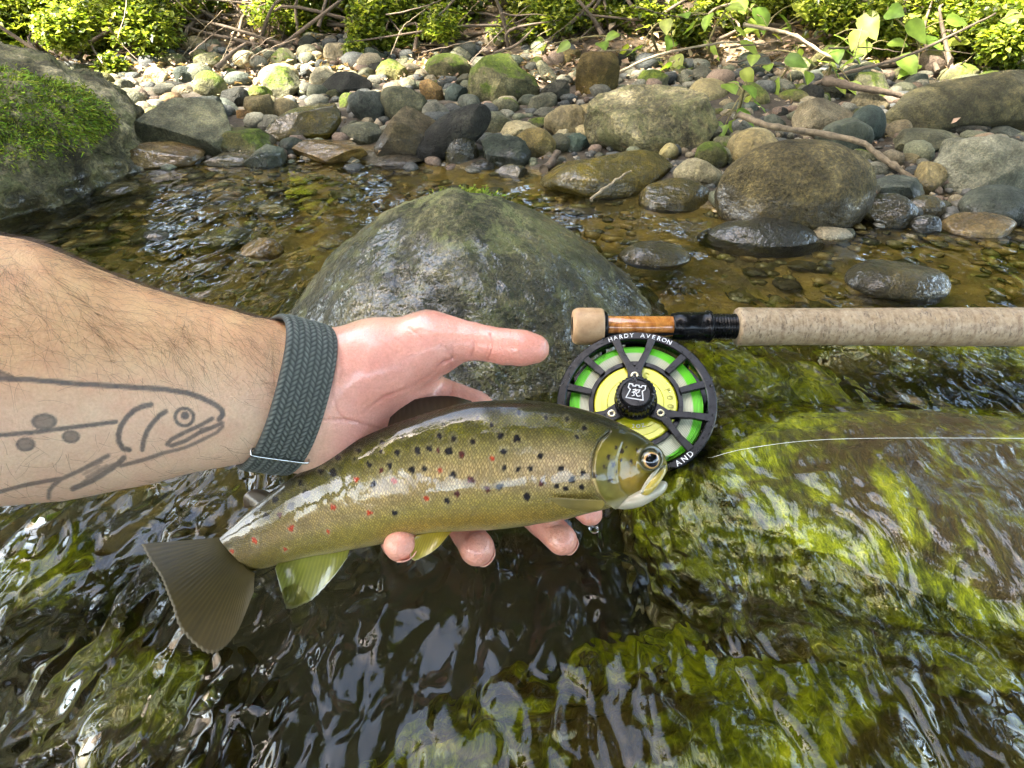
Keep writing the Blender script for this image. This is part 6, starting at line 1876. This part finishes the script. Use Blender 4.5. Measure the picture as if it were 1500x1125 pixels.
rp('lettering', arc_text('.2OZ', 16.0, 272, 3.6, 11, -2.45, True), M_WHITE, disc)
# numbers pressed into the disc
n_ = NT('drag_engraving'); n_.set(Base_Color=(0.40, 0.36, 0.01), Roughness=0.25); M_ENG = n_.m
rp('engraving', arc_text('100', 22.4, 12, 6.0, 15.5, -2.55), M_ENG, disc)
# foot clamped under the reel seat
ft = [cam2world(c_mm(x, y, d)) for x, y, d in ()]
def box_px(x0, x1, y0, y1, d0, d1):
    V = []
    for d in (d0, d1):
        for x, y in ((x0, y0), (x1, y0), (x1, y1), (x0, y1)): V.append(c_mm(x, y, d))
    V = np.array(V)
    return cam2world(V), [[3, 2, 1, 0], [4, 5, 6, 7], [0, 1, 5, 4], [1, 2, 6, 5], [2, 3, 7, 6], [3, 0, 4, 7]]
# foot: a shaped plate that tapers to both ends, with a stem to the frame
foot_rows = [(886, 490, 1.0), (905, 490, 1.8), (925, 490.5, 2.4), (945, 490.5, 2.6), (965, 490, 2.2), (990, 489, 1.4), (1004, 488.5, 0.8)]
R_ = catmull(foot_rows, 30)
V = []
for x, y, t in R_:
    for sx in (-1, 1):
        for dz in (-1, 1): V.append(c_mm(x, y + sx * t, 456.5 + dz * 2.5))
V = np.array(V); F = []
for i in range(29):
    a, b = i * 4, (i + 1) * 4
    for p, q in ((0, 1), (1, 3), (3, 2), (2, 0)): F.append([a + p, b + p, b + q, a + q])
F += [[0, 2, 3, 1], [116 + 1, 116 + 3, 116 + 2, 116]]
part('foot', cam2world(V), F, M_BLACK, reel, False)
rp('foot_stem', bar((0, 49), (0.5, 54), 16, 12, -8, -22), M_BLACK)
# water drops on the wet metal
r = np.random.default_rng(5)
Vi, Fi = ico(2)
dp = []
for k in range(120):
    a = r.uniform(0, 360); m_ = r.random()
    if m_ < 0.55: rr_, z = r.uniform(46, 50.5), 0.0
    elif m_ < 0.72: rr_, z = r.uniform(11.5, 25), -2.6
    elif m_ < 0.82: rr_, z = r.uniform(1, 11), 14.2
    else: a = ARMS[int(r.integers(3))] + r.normal() * 4; rr_, z = r.uniform(15, 24), 1.6
    s = abs(r.normal()) * 0.35 + 0.35
    dp.append((Vi * [s, s, s * 0.55] + [*pol(rr_, a), z + 0.1], Fi))
for a, rr_, s, z in ((72, 21, 2.0, -2.4), (255, 19, 2.3, -2.4), (95, 9, 1.6, 14.2), (248, 24.3, 1.3, -3.0)):
    dp.append((Vi * [s, s * 0.85, s * 0.5] + [*pol(rr_, a), z + 0.2], Fi))
o = rp('water_drops', merge(dp), M_DROP, None, True); o['kind'] = 'stuff'

# leader running off to the side
P = catmull([reel_w([44, -33, -12])[0], cam2world(c_mm(1100, 656, 400)), cam2world(c_mm(1230, 643, 393)), cam2world(c_mm(1500, 642, 390)), cam2world(c_mm(1640, 644, 390))], 60)
n_ = NT('monofilament'); n_.set(Base_Color=(0.80, 0.82, 0.78), Roughness=0.15); M_MONO = n_.m
V, F = tube(P, 0.00014, 6)
o = obj('fishing_line', new_mesh('fishing_line', V, F), M_MONO, loc=tuple(P[0]))
tag(o, 'thin clear fishing line stretched from the reel over the algae boulder', 'fishing line')
print('objects', len(bpy.data.objects), 'tris', sum(len(o.data.polygons) for o in bpy.data.objects if o.type == 'MESH'))
